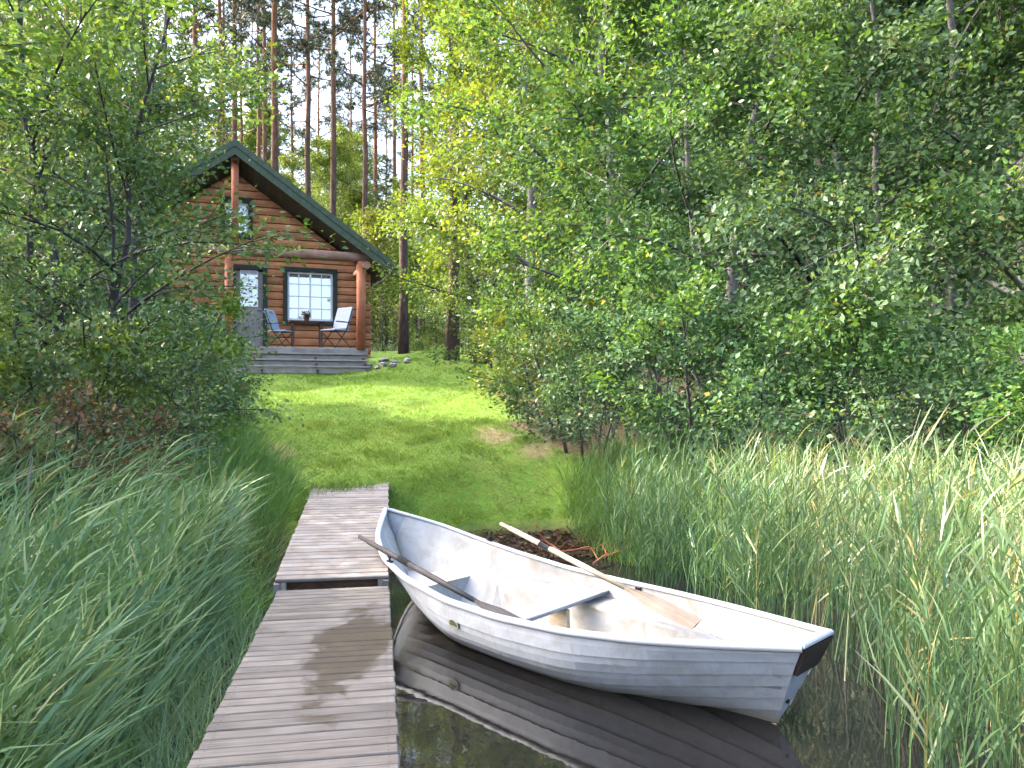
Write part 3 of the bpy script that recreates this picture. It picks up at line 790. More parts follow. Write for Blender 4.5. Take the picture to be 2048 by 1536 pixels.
link(bpy.data.objects.new('leaves', np_mesh('leaves', V, [Fq], MATS['rusty_leaf'], [tn])), pp)

def stone_mesh(seed, flat=.6):
    bm = bmesh.new(); bmesh.ops.create_icosphere(bm, subdivisions=2, radius=.5)
    rs_ = random.Random(seed)
    offs = [Vector((rs_.uniform(-1,1),rs_.uniform(-1,1),rs_.uniform(-1,1))).normalized() for _ in range(7)]
    for v in bm.verts:
        d_ = v.co.normalized()
        for o_ in offs:
            k_ = d_.dot(o_)
            if k_ > .62: v.co -= o_*(k_-.62)*.5
        v.co.z *= flat
    m_ = bpy.data.meshes.new('stone'); bm.to_mesh(m_); bm.free(); m_.materials.append(MATS['stone']); return m_
sms = [stone_mesh(i) for i in range(4)]
for i,(u,v,sz) in enumerate([(3.28,-.15,.34),(3.62,-.30,.42),(3.95,-.05,.36),(3.42,-.62,.30),(3.82,-.70,.38),(4.2,-.42,.28),(4.35,.15,.32),(3.75,.35,.4)]):
    p = cpt(u,v,0); p.z = float(terr(p.x,p.y))+.12*sz
    o = tag(link(bpy.data.objects.new('stone', sms[i%4])), ['small grey stone touching the end of the steps','largest grey stone in front of the corner post','grey stone behind the largest one','small grey stone at the front of the heap, nearest the steps','grey stone at the front of the heap, right of the smaller one','small grey stone at the right of the heap','outermost grey stone at the right end of the heap','grey stone at the back of the heap under the eave'][i], 'stone', 'stones heaped beside the cabin steps')
    sz *= .72; o.location = p; o.scale = (sz*1.1,sz,sz*.8); o.rotation_euler = (0,0,i*1.3)

# ------------------------------------------------------------------ vegetation builders
def unit(a): return a/(np.linalg.norm(a,axis=-1,keepdims=True)+1e-9)

def gen_broadleaf(seed, H, r0, cb, rad, nl, nleaf, ls, leaf, barkm, stems=1, spread=.25, rise=.55, csize=.26, width=.62, topround=1.0):
    """trunk with limbs and branches, and a crown of single leaves in clumps at the branch tips"""
    rg = np.random.default_rng(seed); mb = MB(); cl = []; cw = []; cd = []
    for s in range(stems):
        az0 = 2*math.pi*s/stems + rg.uniform(0,1); ln = spread*rg.uniform(.6,1.2) if stems > 1 else rg.uniform(0,.06)
        h = H*(1 if s == 0 else rg.uniform(.65,.95)); tr = r0*(1 if s == 0 else rg.uniform(.6,.85))
        npt = 9; tt = np.linspace(0,1,npt)
        wob = np.cumsum(rg.normal(0,.018*h,(npt,2)),0)*tt[:,None]
        path = np.stack([math.cos(az0)*(ln*h*tt**1.1)+wob[:,0]+(.06*stems if stems>1 else 0)*math.cos(az0), math.sin(az0)*(ln*h*tt**1.1)+wob[:,1]+(.06*stems if stems>1 else 0)*math.sin(az0), h*tt-.15*(tt==0)],1)
        mb.tube(path, [tr*(1.25 if i == 0 else 1)*(1-.88*t_)+.004 for i,t_ in enumerate(tt)], 9 if tr > .06 else 6)
        k = max(4, nl//stems)
        for i in range(k):
            f = cb + (1-cb)*((i+rg.uniform(.2,.8))/k)**.95
            p0 = np.array([np.interp(f,tt,path[:,c]) for c in range(3)])
            x = (f-cb)/(1-cb+1e-6)
            prof = (math.sin(math.pi*min(1,.22+.78*x)**.85*.97)**.7)*topround + .12
            Ll = rad*prof*rg.uniform(.6,1.15)
            az = i*2.399963+rg.uniform(-.5,.5)
            el = R(8)+rise*(.35+.9*x)*rg.uniform(.6,1.3)
            d = np.array([math.cos(az)*math.cos(el), math.sin(az)*math.cos(el), math.sin(el)])
            q = np.linspace(0,1,5)[:,None]; bend = np.array([rg.normal(0,.15),rg.normal(0,.15),rg.uniform(-.28,.05)])
            lp = p0 + d*Ll*q + bend*Ll*q*q
            rl_ = max(.006, tr*(1-.85*f)*.45)
            mb.tube(lp, [rl_*(1-.8*v)+.003 for v in np.linspace(0,1,5)], 5, False)
            cl.append(lp[-1]); cw.append(1); cd.append(d)
            ns = int(rg.integers(5,9))
            for j in range(ns):
                g_ = rg.uniform(.18,1.0); b0 = np.array([np.interp(g_,np.linspace(0,1,5),lp[:,c]) for c in range(3)])
                dd = unit(d + rg.normal(0,.75,3)*np.array([1,1,.6])); Ls = Ll*rg.uniform(.22,.48)*(1.1-.35*g_)
                q4 = np.linspace(0,1,4)[:,None]; sp_ = b0 + dd*Ls*q4 + np.array([0,0,-.18])*Ls*q4**2
                mb.tube(sp_, [rl_*.35*(1-.7*v)+.002 for v in np.linspace(0,1,4)], 3, False)
                for g2 in (.35,.6,.82,1.0):
                    cl.append(b0+dd*Ls*g2+np.array([0,0,-.18])*Ls*g2*g2+rg.normal(0,.05,3)); cw.append(rg.uniform(.4,1.3)); cd.append(dd)
    cl = np.array(cl); cw = np.array(cw); cw /= cw.sum(); cd = np.array(cd)
    cn = unit(rg.normal(size=(len(cl),3))*.55 + np.array([0,0,1.0]) + unit(cl-np.array([0,0,H*.5]))*.35)
    ci = rg.choice(len(cl), nleaf, p=cw)
    C = cl[ci] + rg.normal(size=(nleaf,3))*np.array([1,1,.72])*csize*rg.uniform(.5,1.0,(nleaf,1))
    cen = np.array([0,0,H*(cb+1)/2])
    D = unit(cd[ci]*.8 + unit(C-cen)*.3 + rg.normal(size=(nleaf,3))*.62 + np.array([0,0,-.3]))
    Nn = unit(cn[ci] + rg.normal(size=(nleaf,3))*.48)
    ctone = rg.random(len(cl)); tone = np.clip(.55*ctone[ci]+.45*rg.random(nleaf) + rg.normal(0,.05,nleaf), 0, 1)
    tone = np.where(rg.random(nleaf) < .02, 1.0, tone*.95)
    V,Fq,tn = leaf_arrays(C, D, Nn, ls*rg.uniform(.5,1.35,nleaf), width, tone)
    return mb.mesh('trunk', barkm, True), np_mesh('crown', V, [Fq], leaf, [tn])

def gen_pine(seed, H, r0, cb, rad, nl, tufts, needle_len=.24, per=16):
    rg = np.random.default_rng(seed); mb = MB(); cl = []
    npt = 12; tt = np.linspace(0,1,npt); wob = np.cumsum(rg.normal(0,.03,(npt,2)),0)
    path = np.stack([wob[:,0],wob[:,1],H*tt-.3*(tt==0)],1)
    mb.tube(path, [r0*(1.3 if i == 0 else 1)*(1-.8*t_) for i,t_ in enumerate(tt)], 10)
    for i in range(14):   # dead stubs on the bare trunk
        f = rg.uniform(.18,cb); p0 = np.array([np.interp(f,tt,path[:,c]) for c in range(3)]); az = rg.uniform(0,6.28); L_ = rg.uniform(.3,1.3)
        d = np.array([math.cos(az),math.sin(az),rg.uniform(-.3,.2)]); mb.tube([p0,p0+d*L_*.5,p0+d*L_+np.array([0,0,-.1*L_])],[.018,.012,.004],4,False)
    for i in range(nl):
        x = (i+.5)/nl; f = cb+(1-cb)*x; p0 = np.array([np.interp(f,tt,path[:,c]) for c in range(3)])
        Ll = rad*(math.sin(math.pi*(.25+.72*x))**.8)*rg.uniform(.6,1.15)+.3; az = i*2.4+rg.uniform(-.6,.6); el = R(rg.uniform(-8,28))+.5*x
        d = np.array([math.cos(az)*math.cos(el),math.sin(az)*math.cos(el),math.sin(el)])
        q = np.linspace(0,1,5)[:,None]; lp = p0+d*Ll*q+np.array([0,0,.18])*Ll*q*q+rg.normal(0,.03,(5,3))*q
        mb.tube(lp, np.linspace(max(.012,r0*.28*(1-.6*x)),.008,5).tolist(), 5, False)
        for j in range(5):
            g_ = rg.uniform(.35,1); b0 = np.array([np.interp(g_,np.linspace(0,1,5),lp[:,c]) for c in range(3)])
            dd = unit(d+rg.normal(0,.6,3)*np.array([1,1,.4])); Ls = Ll*rg.uniform(.15,.38)
            mb.tube([b0,b0+dd*Ls],[.009,.004],3,False)
            for g2 in (.45,.7,.9,1.05): cl.append(b0+dd*Ls*g2)
    cl = np.array(cl); ci = rg.integers(0,len(cl),tufts)
    T = cl[ci]+rg.normal(size=(tufts,3))*np.array([.2,.2,.13])
    C = np.repeat(T,per,0); D = unit(rg.normal(size=(len(C),3))+np.array([0,0,.55]))
    S = unit(np.cross(D,rg.normal(size=(len(C),3)))); ln = needle_len*rg.uniform(.6,1.2,(len(C),1))
    V = np.stack([C+S*.016,C-S*.016,C+D*ln],1).reshape(-1,3); i = np.arange(len(C))*3
    tone = np.repeat(rg.random(tufts),per)*.6+rg.random(len(C))*.4
    return mb.mesh('trunk', MATS['pine_bark'], True), np_mesh('crown', V, [np.stack([i,i+1,i+2],1)], MATS['needle'], [tone])

def gen_spruce(seed, H, r0, rad, nl, leaf, needle_len=.13):
    rg = np.random.default_rng(seed); mb = MB(); mb.tube([(0,0,-.1),(0,0,H*.5),(0,0,H)],[r0,r0*.55,.004],6); cl = []
    for i in range(nl):
        x = (i+.5)/nl; z = H*(.05+.93*x); Ll = rad*(1-x)**.85*rg.uniform(.7,1.15)+.06; az = i*2.4+rg.uniform(-.5,.5)
        d = np.array([math.cos(az),math.sin(az),rg.uniform(-.25,.1)+.4*x]); p0 = np.array([0,0,z]); mb.tube([p0,p0+d*Ll],[.012,.003],3,False)
        m = max(3,int(Ll*16)); q = rg.uniform(.1,1.05,(m,1)); cl.append(p0+d*Ll*q+rg.normal(size=(m,3))*np.array([.10,.10,.04])*Ll**.5)
    T = np.concatenate(cl); per = 14; C = np.repeat(T,per,0)
    D = unit(rg.normal(size=(len(C),3))*np.array([1,1,.6])+unit(C*np.array([1,1,0]))*.7+np.array([0,0,-.1])); S = unit(np.cross(D,rg.normal(size=(len(C),3))))
    ln = needle_len*rg.uniform(.6,1.3,(len(C),1)); V = np.stack([C+S*.012,C-S*.012,C+D*ln],1).reshape(-1,3); i = np.arange(len(C))*3
    tone = np.clip(np.repeat(rg.random(len(T)),per)*.6+rg.random(len(C))*.4,0,1)
    return mb.mesh('trunk', MATS['dark_bark'], True), np_mesh('crown', V, [np.stack([i,i+1,i+2],1)], leaf, [tone])

def plant(name, meshes, x, y, label, cat, group=None, sc=1.0, rz=None, tilt=(0,0), dz=0.0, zs=1.0, parts=('trunk','crown')):
    o = empty(name, (x, y, float(terr(x,y))-.03+dz), 0, label, cat, group)
    o.rotation_euler = (tilt[0], tilt[1], random.uniform(0,6.28) if rz is None else rz); o.scale = (sc,sc,sc*zs)
    for nm, me in zip(parts, meshes): link(bpy.data.objects.new(nm, me), o)
    return o
ORD = 'first second third fourth fifth sixth seventh eighth ninth tenth eleventh twelfth thirteenth fourteenth fifteenth sixteenth seventeenth eighteenth nineteenth twentieth'.split()
ORD += ['twenty-%s' % o for o in ORD[:9]] + ['thirtieth'] + ['thirty-%s' % o for o in ORD[:9]]
def XP(px, y): return (px-1024)/1540*y

AB, DB = MATS['alder_bark'], MATS['dark_bark']
alder = [gen_broadleaf(21, 10.5, .13, .12, 2.9, 48, 54000, .105, MATS['alder_leaf'], AB),
         gen_broadleaf(22, 9.5, .11, .08, 2.6, 45, 50000, .10, MATS['alder_leaf'], AB, 3, .16),
         gen_broadleaf(23, 11.5, .14, .14, 2.8, 50, 54000, .105, MATS['willow_leaf'], DB),
         gen_broadleaf(24, 8.5, .10, .06, 2.5, 45, 50000, .095, MATS['willow_leaf'], AB, 4, .18)]
birch = [gen_broadleaf(31, 12.5, .13, .18, 2.9, 46, 42000, .105, MATS['light_leaf'], AB, rise=.65),
         gen_broadleaf(32, 10.5, .11, .14, 2.5, 42, 36000, .10, MATS['light_leaf'], DB, 2, .12)]
rowan = [gen_broadleaf(41, 7.2, .09, .10, 2.1, 40, 15000, .085, MATS['willow_leaf'], DB, 3, .16, csize=.22),
         gen_broadleaf(42, 6.8, .08, .10, 2.0, 38, 14000, .085, MATS['alder_leaf'], DB, 2, .14, csize=.22)]
bush = [gen_broadleaf(51, 2.3, .03, .05, 1.15, 30, 9000, .075, MATS['alder_leaf'], DB, 5, .3, csize=.15),
        gen_broadleaf(52, 1.9, .03, .05, 1.1, 30, 8000, .07, MATS['willow_leaf'], DB, 6, .35, csize=.15),
        gen_broadleaf(53, 2.4, .03, .05, 1.1, 30, 8000, .075, MATS['light_leaf'], DB, 5, .3, csize=.15),
        gen_broadleaf(54, 1.4, .02, .05, .8, 24, 3200, .055, MATS['rusty_leaf'], DB, 6, .35, csize=.12)]
sapl = [gen_broadleaf(61, 4.2, .035, .05, 1.0, 30, 6000, .095, MATS['sapling_leaf'], DB, rise=.8, csize=.2),
        gen_broadleaf(62, 3.2, .03, .05, .9, 26, 5000, .09, MATS['sapling_leaf'], DB, rise=.8, csize=.2)]
pine = [gen_pine(71, 23, .15, .50, 2.3, 26, 900), gen_pine(72, 25, .175, .56, 2.6, 26, 900), gen_pine(73, 21, .135, .44, 2.1, 28, 900)]
spruce = [gen_spruce(81, 6.5, .07, 1.5, 90, MATS['needle']), gen_spruce(82, 2.6, .035, .75, 60, MATS['sapling_leaf'], .10)]

# ---- pines behind and beside the cabin: (px, depth, variant, girth scale, label)
PG = 'tall pines behind the cabin'
pines = [(10,22,0,1.0,'reddish pine trunk at the left edge of the picture'),
 (75,13.2,1,1.1,'thick dark pine trunk behind the leafy thicket left of the cabin'),
 (282,18.5,1,1.1,'stout dark pine just left of the cabin roof, hidden low down by leaves'),
 (390,27,0,1.0,'slim reddish pine behind the cabin, left of the gable'),
 (435,30,2,1.0,'slim pine second left of the gable peak'),
 (531,33,0,.95,'dark straight pine rising just right of the roof peak'),
 (552,29,1,1.0,'orange-barked pine beside the dark one right of the roof peak'),
 (613,31,2,1.1,'reddish pine standing over the middle of the right roof slope'),
 (667,29.5,0,1.0,'dark reddish pine above the lower half of the roof slope'),
 (733,28,2,.95,'slim golden-barked pine above the roof eave'),
 (808,22.8,0,.95,'long straight pine just right of the cabin eave'),
 (846,26,2,.85,'thin pine behind the straight pine right of the cabin'),
 (903,21,1,1.0,'dark grey pine at the edge of the lawn right of the cabin')]
for px, y, v, s, lb in pines: plant('pine_tree', pine[v], XP(px,y), y, lb, 'pine', PG, s)
far = [(35,34),(130,30),(175,38),(225,33),(330,36),(362,44),(480,42),(505,50),(585,46),(640,52),(700,45),(752,40),(775,52),(825,48),(445,36),(468,33),(520,40),(790,40),(860,52),(150,52),(270,56),(420,58),(560,64),(690,62),
       (930,34),(985,30),(1050,38),(1120,27),(1190,33),(1270,28),(1360,32),(1480,24),(1515,27),(1620,30),(1710,26),(1820,29),(1930,25),(2010,30),(1580,36),(1400,38)]
far.sort()
for i,(px,y) in enumerate(far):
    nl_ = sum(1 for f in far if f[0] < 900)
    lb = 'distant slim pine deep in the forest, %s of these from the left' % ORD[i] if px < 900 else 'tall pine behind the leafy right-hand trees, %s from the cabin' % ORD[i-nl_]
    plant('pine_tree', pine[i%3], XP(px,y), y, lb, 'pine', 'distant pines in the forest' if px < 900 else 'pines behind the right-hand trees', random.uniform(.85,1.05))

# ---- broadleaf trees on the right
RG = 'leafy trees on the right bank'
right = [(alder[0],1235,14.2,1.0,'leafy alder with bare grey lower trunk in the middle of the thicket'),
 (birch[0],1060,16.8,1.0,'tall sunlit yellow-green tree nearest the cabin side'),
 (birch[1],965,20.5,1.0,'yellow-green tree behind the dark grey pine'),
 (alder[1],1420,13.0,1.0,'dense alder clump behind the reeds in the middle'),
 (alder[2],1600,12.6,.95,'dusky blue-green tree behind the reeds right of the middle'),
 (alder[3],1790,11.6,1.0,'many-stemmed alder with thin grey stems above the reeds'),
 (alder[1],1905,11.9,.95,'leaning grey-stemmed alder near the right edge'),
 (alder[0],2060,11.0,.9,'dense alder cut by the right edge of the picture'),
 (birch[1],1130,21.0,1.05,'tall pale green tree far behind the thicket, left part'),
 (birch[0],1330,18.0,1.0,'tall sunlit tree rising behind the middle alders'),
 (alder[2],1500,17.5,1.1,'tall dark tree rising behind the dusky one'),
 (birch[1],1650,16.5,1.1,'sunlit light green tree top behind the right alders'),
 (birch[0],1830,16.0,1.0,'high pale leafy tree behind the many-stemmed alder'),
 (alder[2],2010,15.0,1.0,'tall dark tree behind the right edge alders'),
 (birch[1],900,27.0,.8,'small light tree far right of the cabin')]
for k,(me,px,y,s,lb) in enumerate(right): plant('leafy_tree', me, XP(px,y), y, lb, 'tree', RG, s, rz=k*1.7)
# ---- broadleaf trees on the left
LG = 'leafy trees left of the lawn'
left = [(rowan[0],232,10.9,.88,'grey-green leafy tree in front of the cabin, left of its gable'),
 (rowan[1],165,10.3,1.12,'leafy tree second from the left edge above the reeds'),
 (rowan[0],10,10.6,.8,'leafy tree at the left edge above the reeds'),
 (alder[3],150,13.1,.95,'taller leafy tree between the thick pine and the cabin'),
 (rowan[1],110,14.2,1.15,'smaller leafy tree behind the thick dark pine'),
 (birch[1],60,23.5,.9,'yellow-green tree deep in the left-hand forest'),
 (birch[1],300,26.5,.9,'yellow-green tree behind the left half of the cabin'),
 (birch[0],712,41,.95,'pale birch deep in the forest above the lower roof slope'),
 (birch[1],628,45,1.1,'pale tree deep in the forest above the middle of the roof'),
 (birch[1],765,38,.8,'pale tree deep in the forest just beyond the eave'),
 (birch[1],585,37,.9,'pale tree in the forest right of the roof peak'),
 (birch[0],690,34,.72,'pale tree in the forest beside the golden-barked pine'),
 (birch[0],470,44,1.1,'pale tree deep in the forest left of the roof peak')]
for k,(me,px,y,s,lb) in enumerate(left): plant('leafy_tree', me, XP(px,y), y, lb, 'tree', LG, s, rz=k*2.1+.4)
for i,(me,x,y,s) in enumerate([(alder[3],-6.6,4.6,1.05),(alder[1],-6.7,1.4,.95),(alder[0],-8.9,7.0,1.08),(alder[0],-9.6,3.6,1.05),(rowan[1],-5.2,-.6,1.0)]):
    plant('leafy_tree', me, x, y, ['dense shore tree beyond the left edge of the picture, beside the reeds','shore tree left of the dock, nearest the camera but one','leafy tree left of the reed bed, set back from the shore','tall alder left of the reeds, farthest to the left','shore tree beside the near end of the dock'][i], 'tree', 'shore trees to the left', s)

# ---- bushes
BG = 'bushes round the lawn'
bl_ = [(bush[2],1062,13.6,.9,'sunlit yellow-green bush at the right edge of the lawn'),
 (bush[0],1125,12.6,.95,'round bush beside the lawn, half in sun'),
 (bush[1],1175,11.8,.85,'grey-green bush where the lawn meets the right bank'),
 (bush[0],1010,19.5,1.1,'bush under the trees at the far right corner of the lawn'),
 (bush[1],950,22.5,1.0,'bush behind the dark grey pine'),
 (bush[1],1290,11.9,1.15,'dark bush in the hollow under the alders'),
 (bush[0],1390,11.3,1.1,'leafy bush behind the short reeds in the middle'),
 (bush[1],1500,11.0,1.15,'blue-green bush behind the reeds, right of the middle'),
 (bush[0],1620,10.6,1.05,'leafy bush below the dusky tree'),
 (bush[1],1740,10.2,1.0,'grey-green bush at the foot of the thin grey stems'),
 (bush[0],1860,10.0,1.0,'bush below the leaning alder'),
 (bush[1],1980,9.6,1.1,'pale bush near the right edge behind tall reeds'),
 (bush[0],2080,9.0,1.1,'bush cut by the right edge above the reeds'),
 (bush[0],362,13.4,.8,'green bush in front of the terrace railing'),
 (bush[1],332,11.9,.9,'bush on the bank left of the lawn, nearest the cabin'),
 (bush[2],290,10.8,.95,'bush on the left bank below the grey-green tree'),
 (bush[2],345,14.4,.7,'sunlit yellow bush left of the cabin steps'),
 (bush[1],235,9.6,.95,'blue-green bush behind the leaning reeds'),
 (bush[2],150,9.3,.9,'leafy bush left of the blue-green one behind the reeds'),
 (bush[1],40,9.0,1.1,'dark bush at the left edge behind the reeds'),
 (bush[0],90,12.5,1.2,'bush under the thick dark pine'),
 (bush[0],440,12.0,.45,'low shrub at the left edge of the lawn'),
 (bush[3],70,8.0,1.1,'rusty red-leaved shrub at the left edge above the reeds'),
 (bush[3],150,8.2,.9,'small rusty shrub right of the larger rusty one')]
for k,(me,px,y,s,lb) in enumerate(bl_): plant('bush', me, XP(px,y), y, lb, 'bush', BG, s, rz=k*1.3, parts=('stems','foliage'))
for i,(px,y,v,s) in enumerate([(1080,24,0,2.0),(1180,23,1,2.1),(1260,22,0,2.0),(1350,22,1,2.2),(1440,21,0,2.0),(1540,21,1,2.2),(1640,20,0,2.1),(1740,20,1,2.2),(1840,19.5,0,2.1),(1940,19,1,2.2),(2040,18,0,2.1),(20,16,0,1.6),(110,17,1,1.7),(180,20,0,1.6),(-40,14,1,1.6)]):
    plant('bush', bush[v], XP(px,y), y, 'large bush deep in the shade behind the right-hand trees, %s from the left' % ORD[i] if px > 900 else 'large bush in the shade of the left-hand trees, %s' % ['at the left edge','right of the thick dark pine','farthest back, left of the cabin','beyond the left edge'][i-11], 'bush', 'bushes deep in the right-hand wood' if px > 900 else 'bushes deep in the left-hand wood', s, rz=i*1.1, parts=('stems','foliage'))
# ---- saplings and small spruces seen between the trunks
for i,(px,y,v,s) in enumerate(sorted([(765,24.5,0,1.0),(790,27,1,1.2),(835,24.5,1,1.0),(862,28,0,1.1),(885,25,1,.9),(745,30,0,1.3),(705,33,0,1.6),(650,34,0,1.5),(925,26,0,1.0),(870,33,0,.9),(815,33,1,1.3),(600,36,0,1.6),(30,24,0,1.4),(140,24,0,1.2),(230,26,0,1.4),(100,20,1,1.3),(180,19,1,1.2)])):
    plant('sapling', sapl[v], XP(px,y), y, 'light green sapling among the trunks right of the cabin, %s from it' % ORD[i-7] if px > 740 else 'light green sapling in the forest left of and behind the cabin, %s from the left' % ORD[i], 'sapling', 'saplings right of the cabin' if px > 740 else 'saplings in the forest', s)
nd = 0
for px,y,v,s in sorted([(772,26,0,1.05),(850,31,1,1.6),(910,29,1,1.5),(872,24,1,.8),(800,36,0,.8),(895,40,0,.75),(835,42,0,.7),(770,44,0,.9),(720,48,0,1.1),(640,50,0,1.2),(560,50,0,1.2),(480,48,0,1.3),(400,46,0,1.2),(300,44,0,1.2),(200,44,0,1.2),(100,42,0,1.2),(20,40,0,1.2),(940,44,0,.9),(1000,40,0,1.1)]):
    if (px,y) == (772,26): lb = 'dark young spruce just right of the cabin roof'
    elif v == 1: lb = 'small light green spruce at the forest edge, ' + {850:'behind the thin pine',910:'right of the dark grey pine',872:'in front of the others by the lawn'}[px]
    else: lb = 'young dark spruce deep in the forest, %s of these from the left' % ORD[nd]; nd += 1
    plant('spruce_tree', spruce[v], XP(px,y), y, lb, 'spruce', 'small spruces at the forest edge' if v == 1 else 'young spruces in the forest', s)

# ------------------------------------------------------------------ grasses and reeds
def ribbons(base, d0, length, width, bend, nseg=3, taper=.8):
    """bent tapering blades; returns verts, quads"""
    N = len(base); tt = np.linspace(0,1,nseg+1)
    side = unit(np.cross(d0, rng.normal(size=(N,3))))
    P = base[:,None] + d0[:,None]*(length[:,None]*tt)[...,None] + bend[:,None]*(length[:,None]*tt**2)[...,None]
    w = width[:,None]*np.maximum(.06,(1-tt**1.6))*np.minimum(1,.45+3*tt)
    V = np.stack([P-side[:,None]*w[...,None]/2, P+side[:,None]*w[...,None]/2],2)
    m = nseg+1; i = (np.arange(N)*m*2)[:,None]+(np.arange(nseg)*2)[None]; i = i.ravel()
    return V.reshape(-1,3), np.stack([i,i+1,i+3,i+2],1)
def reed_arrays(B, H, lean, tone, nleaf=8, lw=.016, ll=.42):
    N = len(B); up = unit(np.stack([lean[:,0],lean[:,1],np.ones(N)],1)); bend = np.stack([lean[:,0]*.25,lean[:,1]*.25,-.06*np.hypot(lean[:,0],lean[:,1])],1)
    V1,F1 = ribbons(B, up, H, np.full(N,.010), bend, 4)
    V1b,F1b = ribbons(B, up, H, np.full(N,.010), bend, 4)
    out = [(V1,F1,np.repeat(tone,4)),(V1b,F1b,np.repeat(tone,4))]
    f = np.concatenate([rng.uniform(.22,.98,(N,nleaf))],1)
    C = B[:,None]+up[:,None]*(H[:,None]*f)[...,None]+bend[:,None]*(H[:,None]*f**2)[...,None]
    az = rng.uniform(0,6.28,(N,nleaf)); el = rng.uniform(.85,1.4,(N,nleaf))
    D = np.stack([np.cos(az)*np.cos(el),np.sin(az)*np.cos(el),np.sin(el)],-1)+np.stack([lean[:,0],lean[:,1],np.zeros(N)],1)[:,None]*1.1
    D = unit(D).reshape(-1,3); M = N*nleaf
    L = (ll*rng.uniform(.55,1.25,(N,nleaf))*(1.1-.35*f)).ravel()
    bd = np.stack([np.repeat(lean[:,0],nleaf)*.5+rng.normal(0,.12,M), np.repeat(lean[:,1],nleaf)*.5+rng.normal(0,.12,M), rng.uniform(-.30,.0,M)],1)
    V2,F2 = ribbons(C.reshape(-1,3), D, L, lw*rng.uniform(.7,1.3,M), bd, 3)
    tl = np.clip(np.repeat(tone,nleaf)*.75+rng.uniform(0,.3,M)+.22*(f.ravel()-.55),0,1)
    out.append((V2,F2,np.repeat(tl,3)))
    return out
def join(name, parts, mat):
    V = []; Fs = []; T = []; n0 = 0
    for v,f,t_ in parts: V.append(v); Fs.append(f+n0); T.append(t_); n0 += len(v)
    return np_mesh(name, np.concatenate(V), Fs, mat, T)
def in_poly(x, y, P):
    c = np.zeros(len(x), bool); j = len(P)-1
    for i in range(len(P)):
        (xi,yi),(xj,yj) = P[i],P[j]
        c ^= ((yi > y) != (yj > y)) & (x < (xj-xi)*(y-yi)/(yj-yi+1e-12)+xi); j = i
    return c
def scatter(P, n, dens=None):
    xs = [p[0] for p in P]; ys = [p[1] for p in P]; X = np.zeros(0); Y = np.zeros(0)
    while len(X) < n:
        x = rng.uniform(min(xs),max(xs),n*2); y = rng.uniform(min(ys),max(ys),n*2); k = in_poly(x,y,P)
        if dens is not None: k &= rng.random(n*2) < dens(x,y)
        X = np.concatenate([X,x[k]]); Y = np.concatenate([Y,y[k]])
    return X[:n], Y[:n]
def zb(x, y): return np.maximum(terr(x,y), -.12)

RP = [(1.15,10.2),(1.3,8.6),(1.75,7.0),(2.35,5.75),(2.45,5.1),(2.1,4.45),(1.95,3.5),(3.0,3.2),(8.5,7.2),(8.5,10.2)]
LPOLY = [(-1.8,3.0),(-1.66,2.2),(-3.2,2.2),(-6.5,6.0),(-6.6,8.2),(-4.9,7.9),(-3.4,7.2),(-2.55,6.6),(-2.12,5.2)]
clump = lambda x,y: .35+.65*(np.sin(x*3.7+y*1.3)*np.sin(y*3.1-x*1.9) > -.25)
x,y = scatter(RP, 3600, clump); hh = rng.uniform(1.15,1.85,len(x))*np.interp(y,[3.2,5.5,8,10],[.92,1.0,.9,.8])
lean = np.stack([.06+rng.normal(0,.09,len(x)), rng.normal(0,.09,len(x))],1)
east = np.interp(x, [1.2,2.0,3.0], [.40,.6,1.0])     # paler and taller away from the boat
hh = hh*np.interp(x, [1.2,2.4], [.78,1.0])
rp = reed_arrays(np.stack([x,y,zb(x,y)],1), hh, lean, np.where(rng.random(len(x)) < .09*east, 1.0, np.clip(rng.beta(1.8,2.0,len(x)),0,1)*east), 8)
tag(link(bpy.data.objects.new('reed_bed', join('reed_bed', rp, MATS['reed_pale']))), 'tall pale-tipped reeds growing in the water right of the boat', 'reeds', kind='stuff')
x,y = scatter(LPOLY, 2600, clump); hh = rng.uniform(.85,1.5,len(x))*np.interp(y,[2.2,4,6,9],[.8,.95,1.05,.95])
lean = np.stack([.40+.22*np.sin(x*1.9+y*2.3)+rng.normal(0,.2,len(x)), .05+rng.normal(0,.22,len(x))],1)
edge_d = (x - (-1.384-.1747*(y-3.29)))      # keep the blades off the planks
lean[:,0] = np.minimum(lean[:,0], np.maximum(-.1, (-edge_d-.42)/(1.45*hh)))
lean[:,0] = np.where(edge_d > -.55, np.minimum(lean[:,0],0.0)-.05, lean[:,0]); hh = np.where(edge_d > -.55, hh*.6, hh)
rp = reed_arrays(np.stack([x,y,zb(x,y)],1), hh, lean, np.clip(rng.beta(1.5,2.0,len(x)),0,1), 8, .022, .5)
tag(link(bpy.data.objects.new('reed_bed', join('reed_bed', rp, MATS['reed_leaf']))), 'blue-green reeds leaning in the wind left of the dock', 'reeds', kind='stuff')

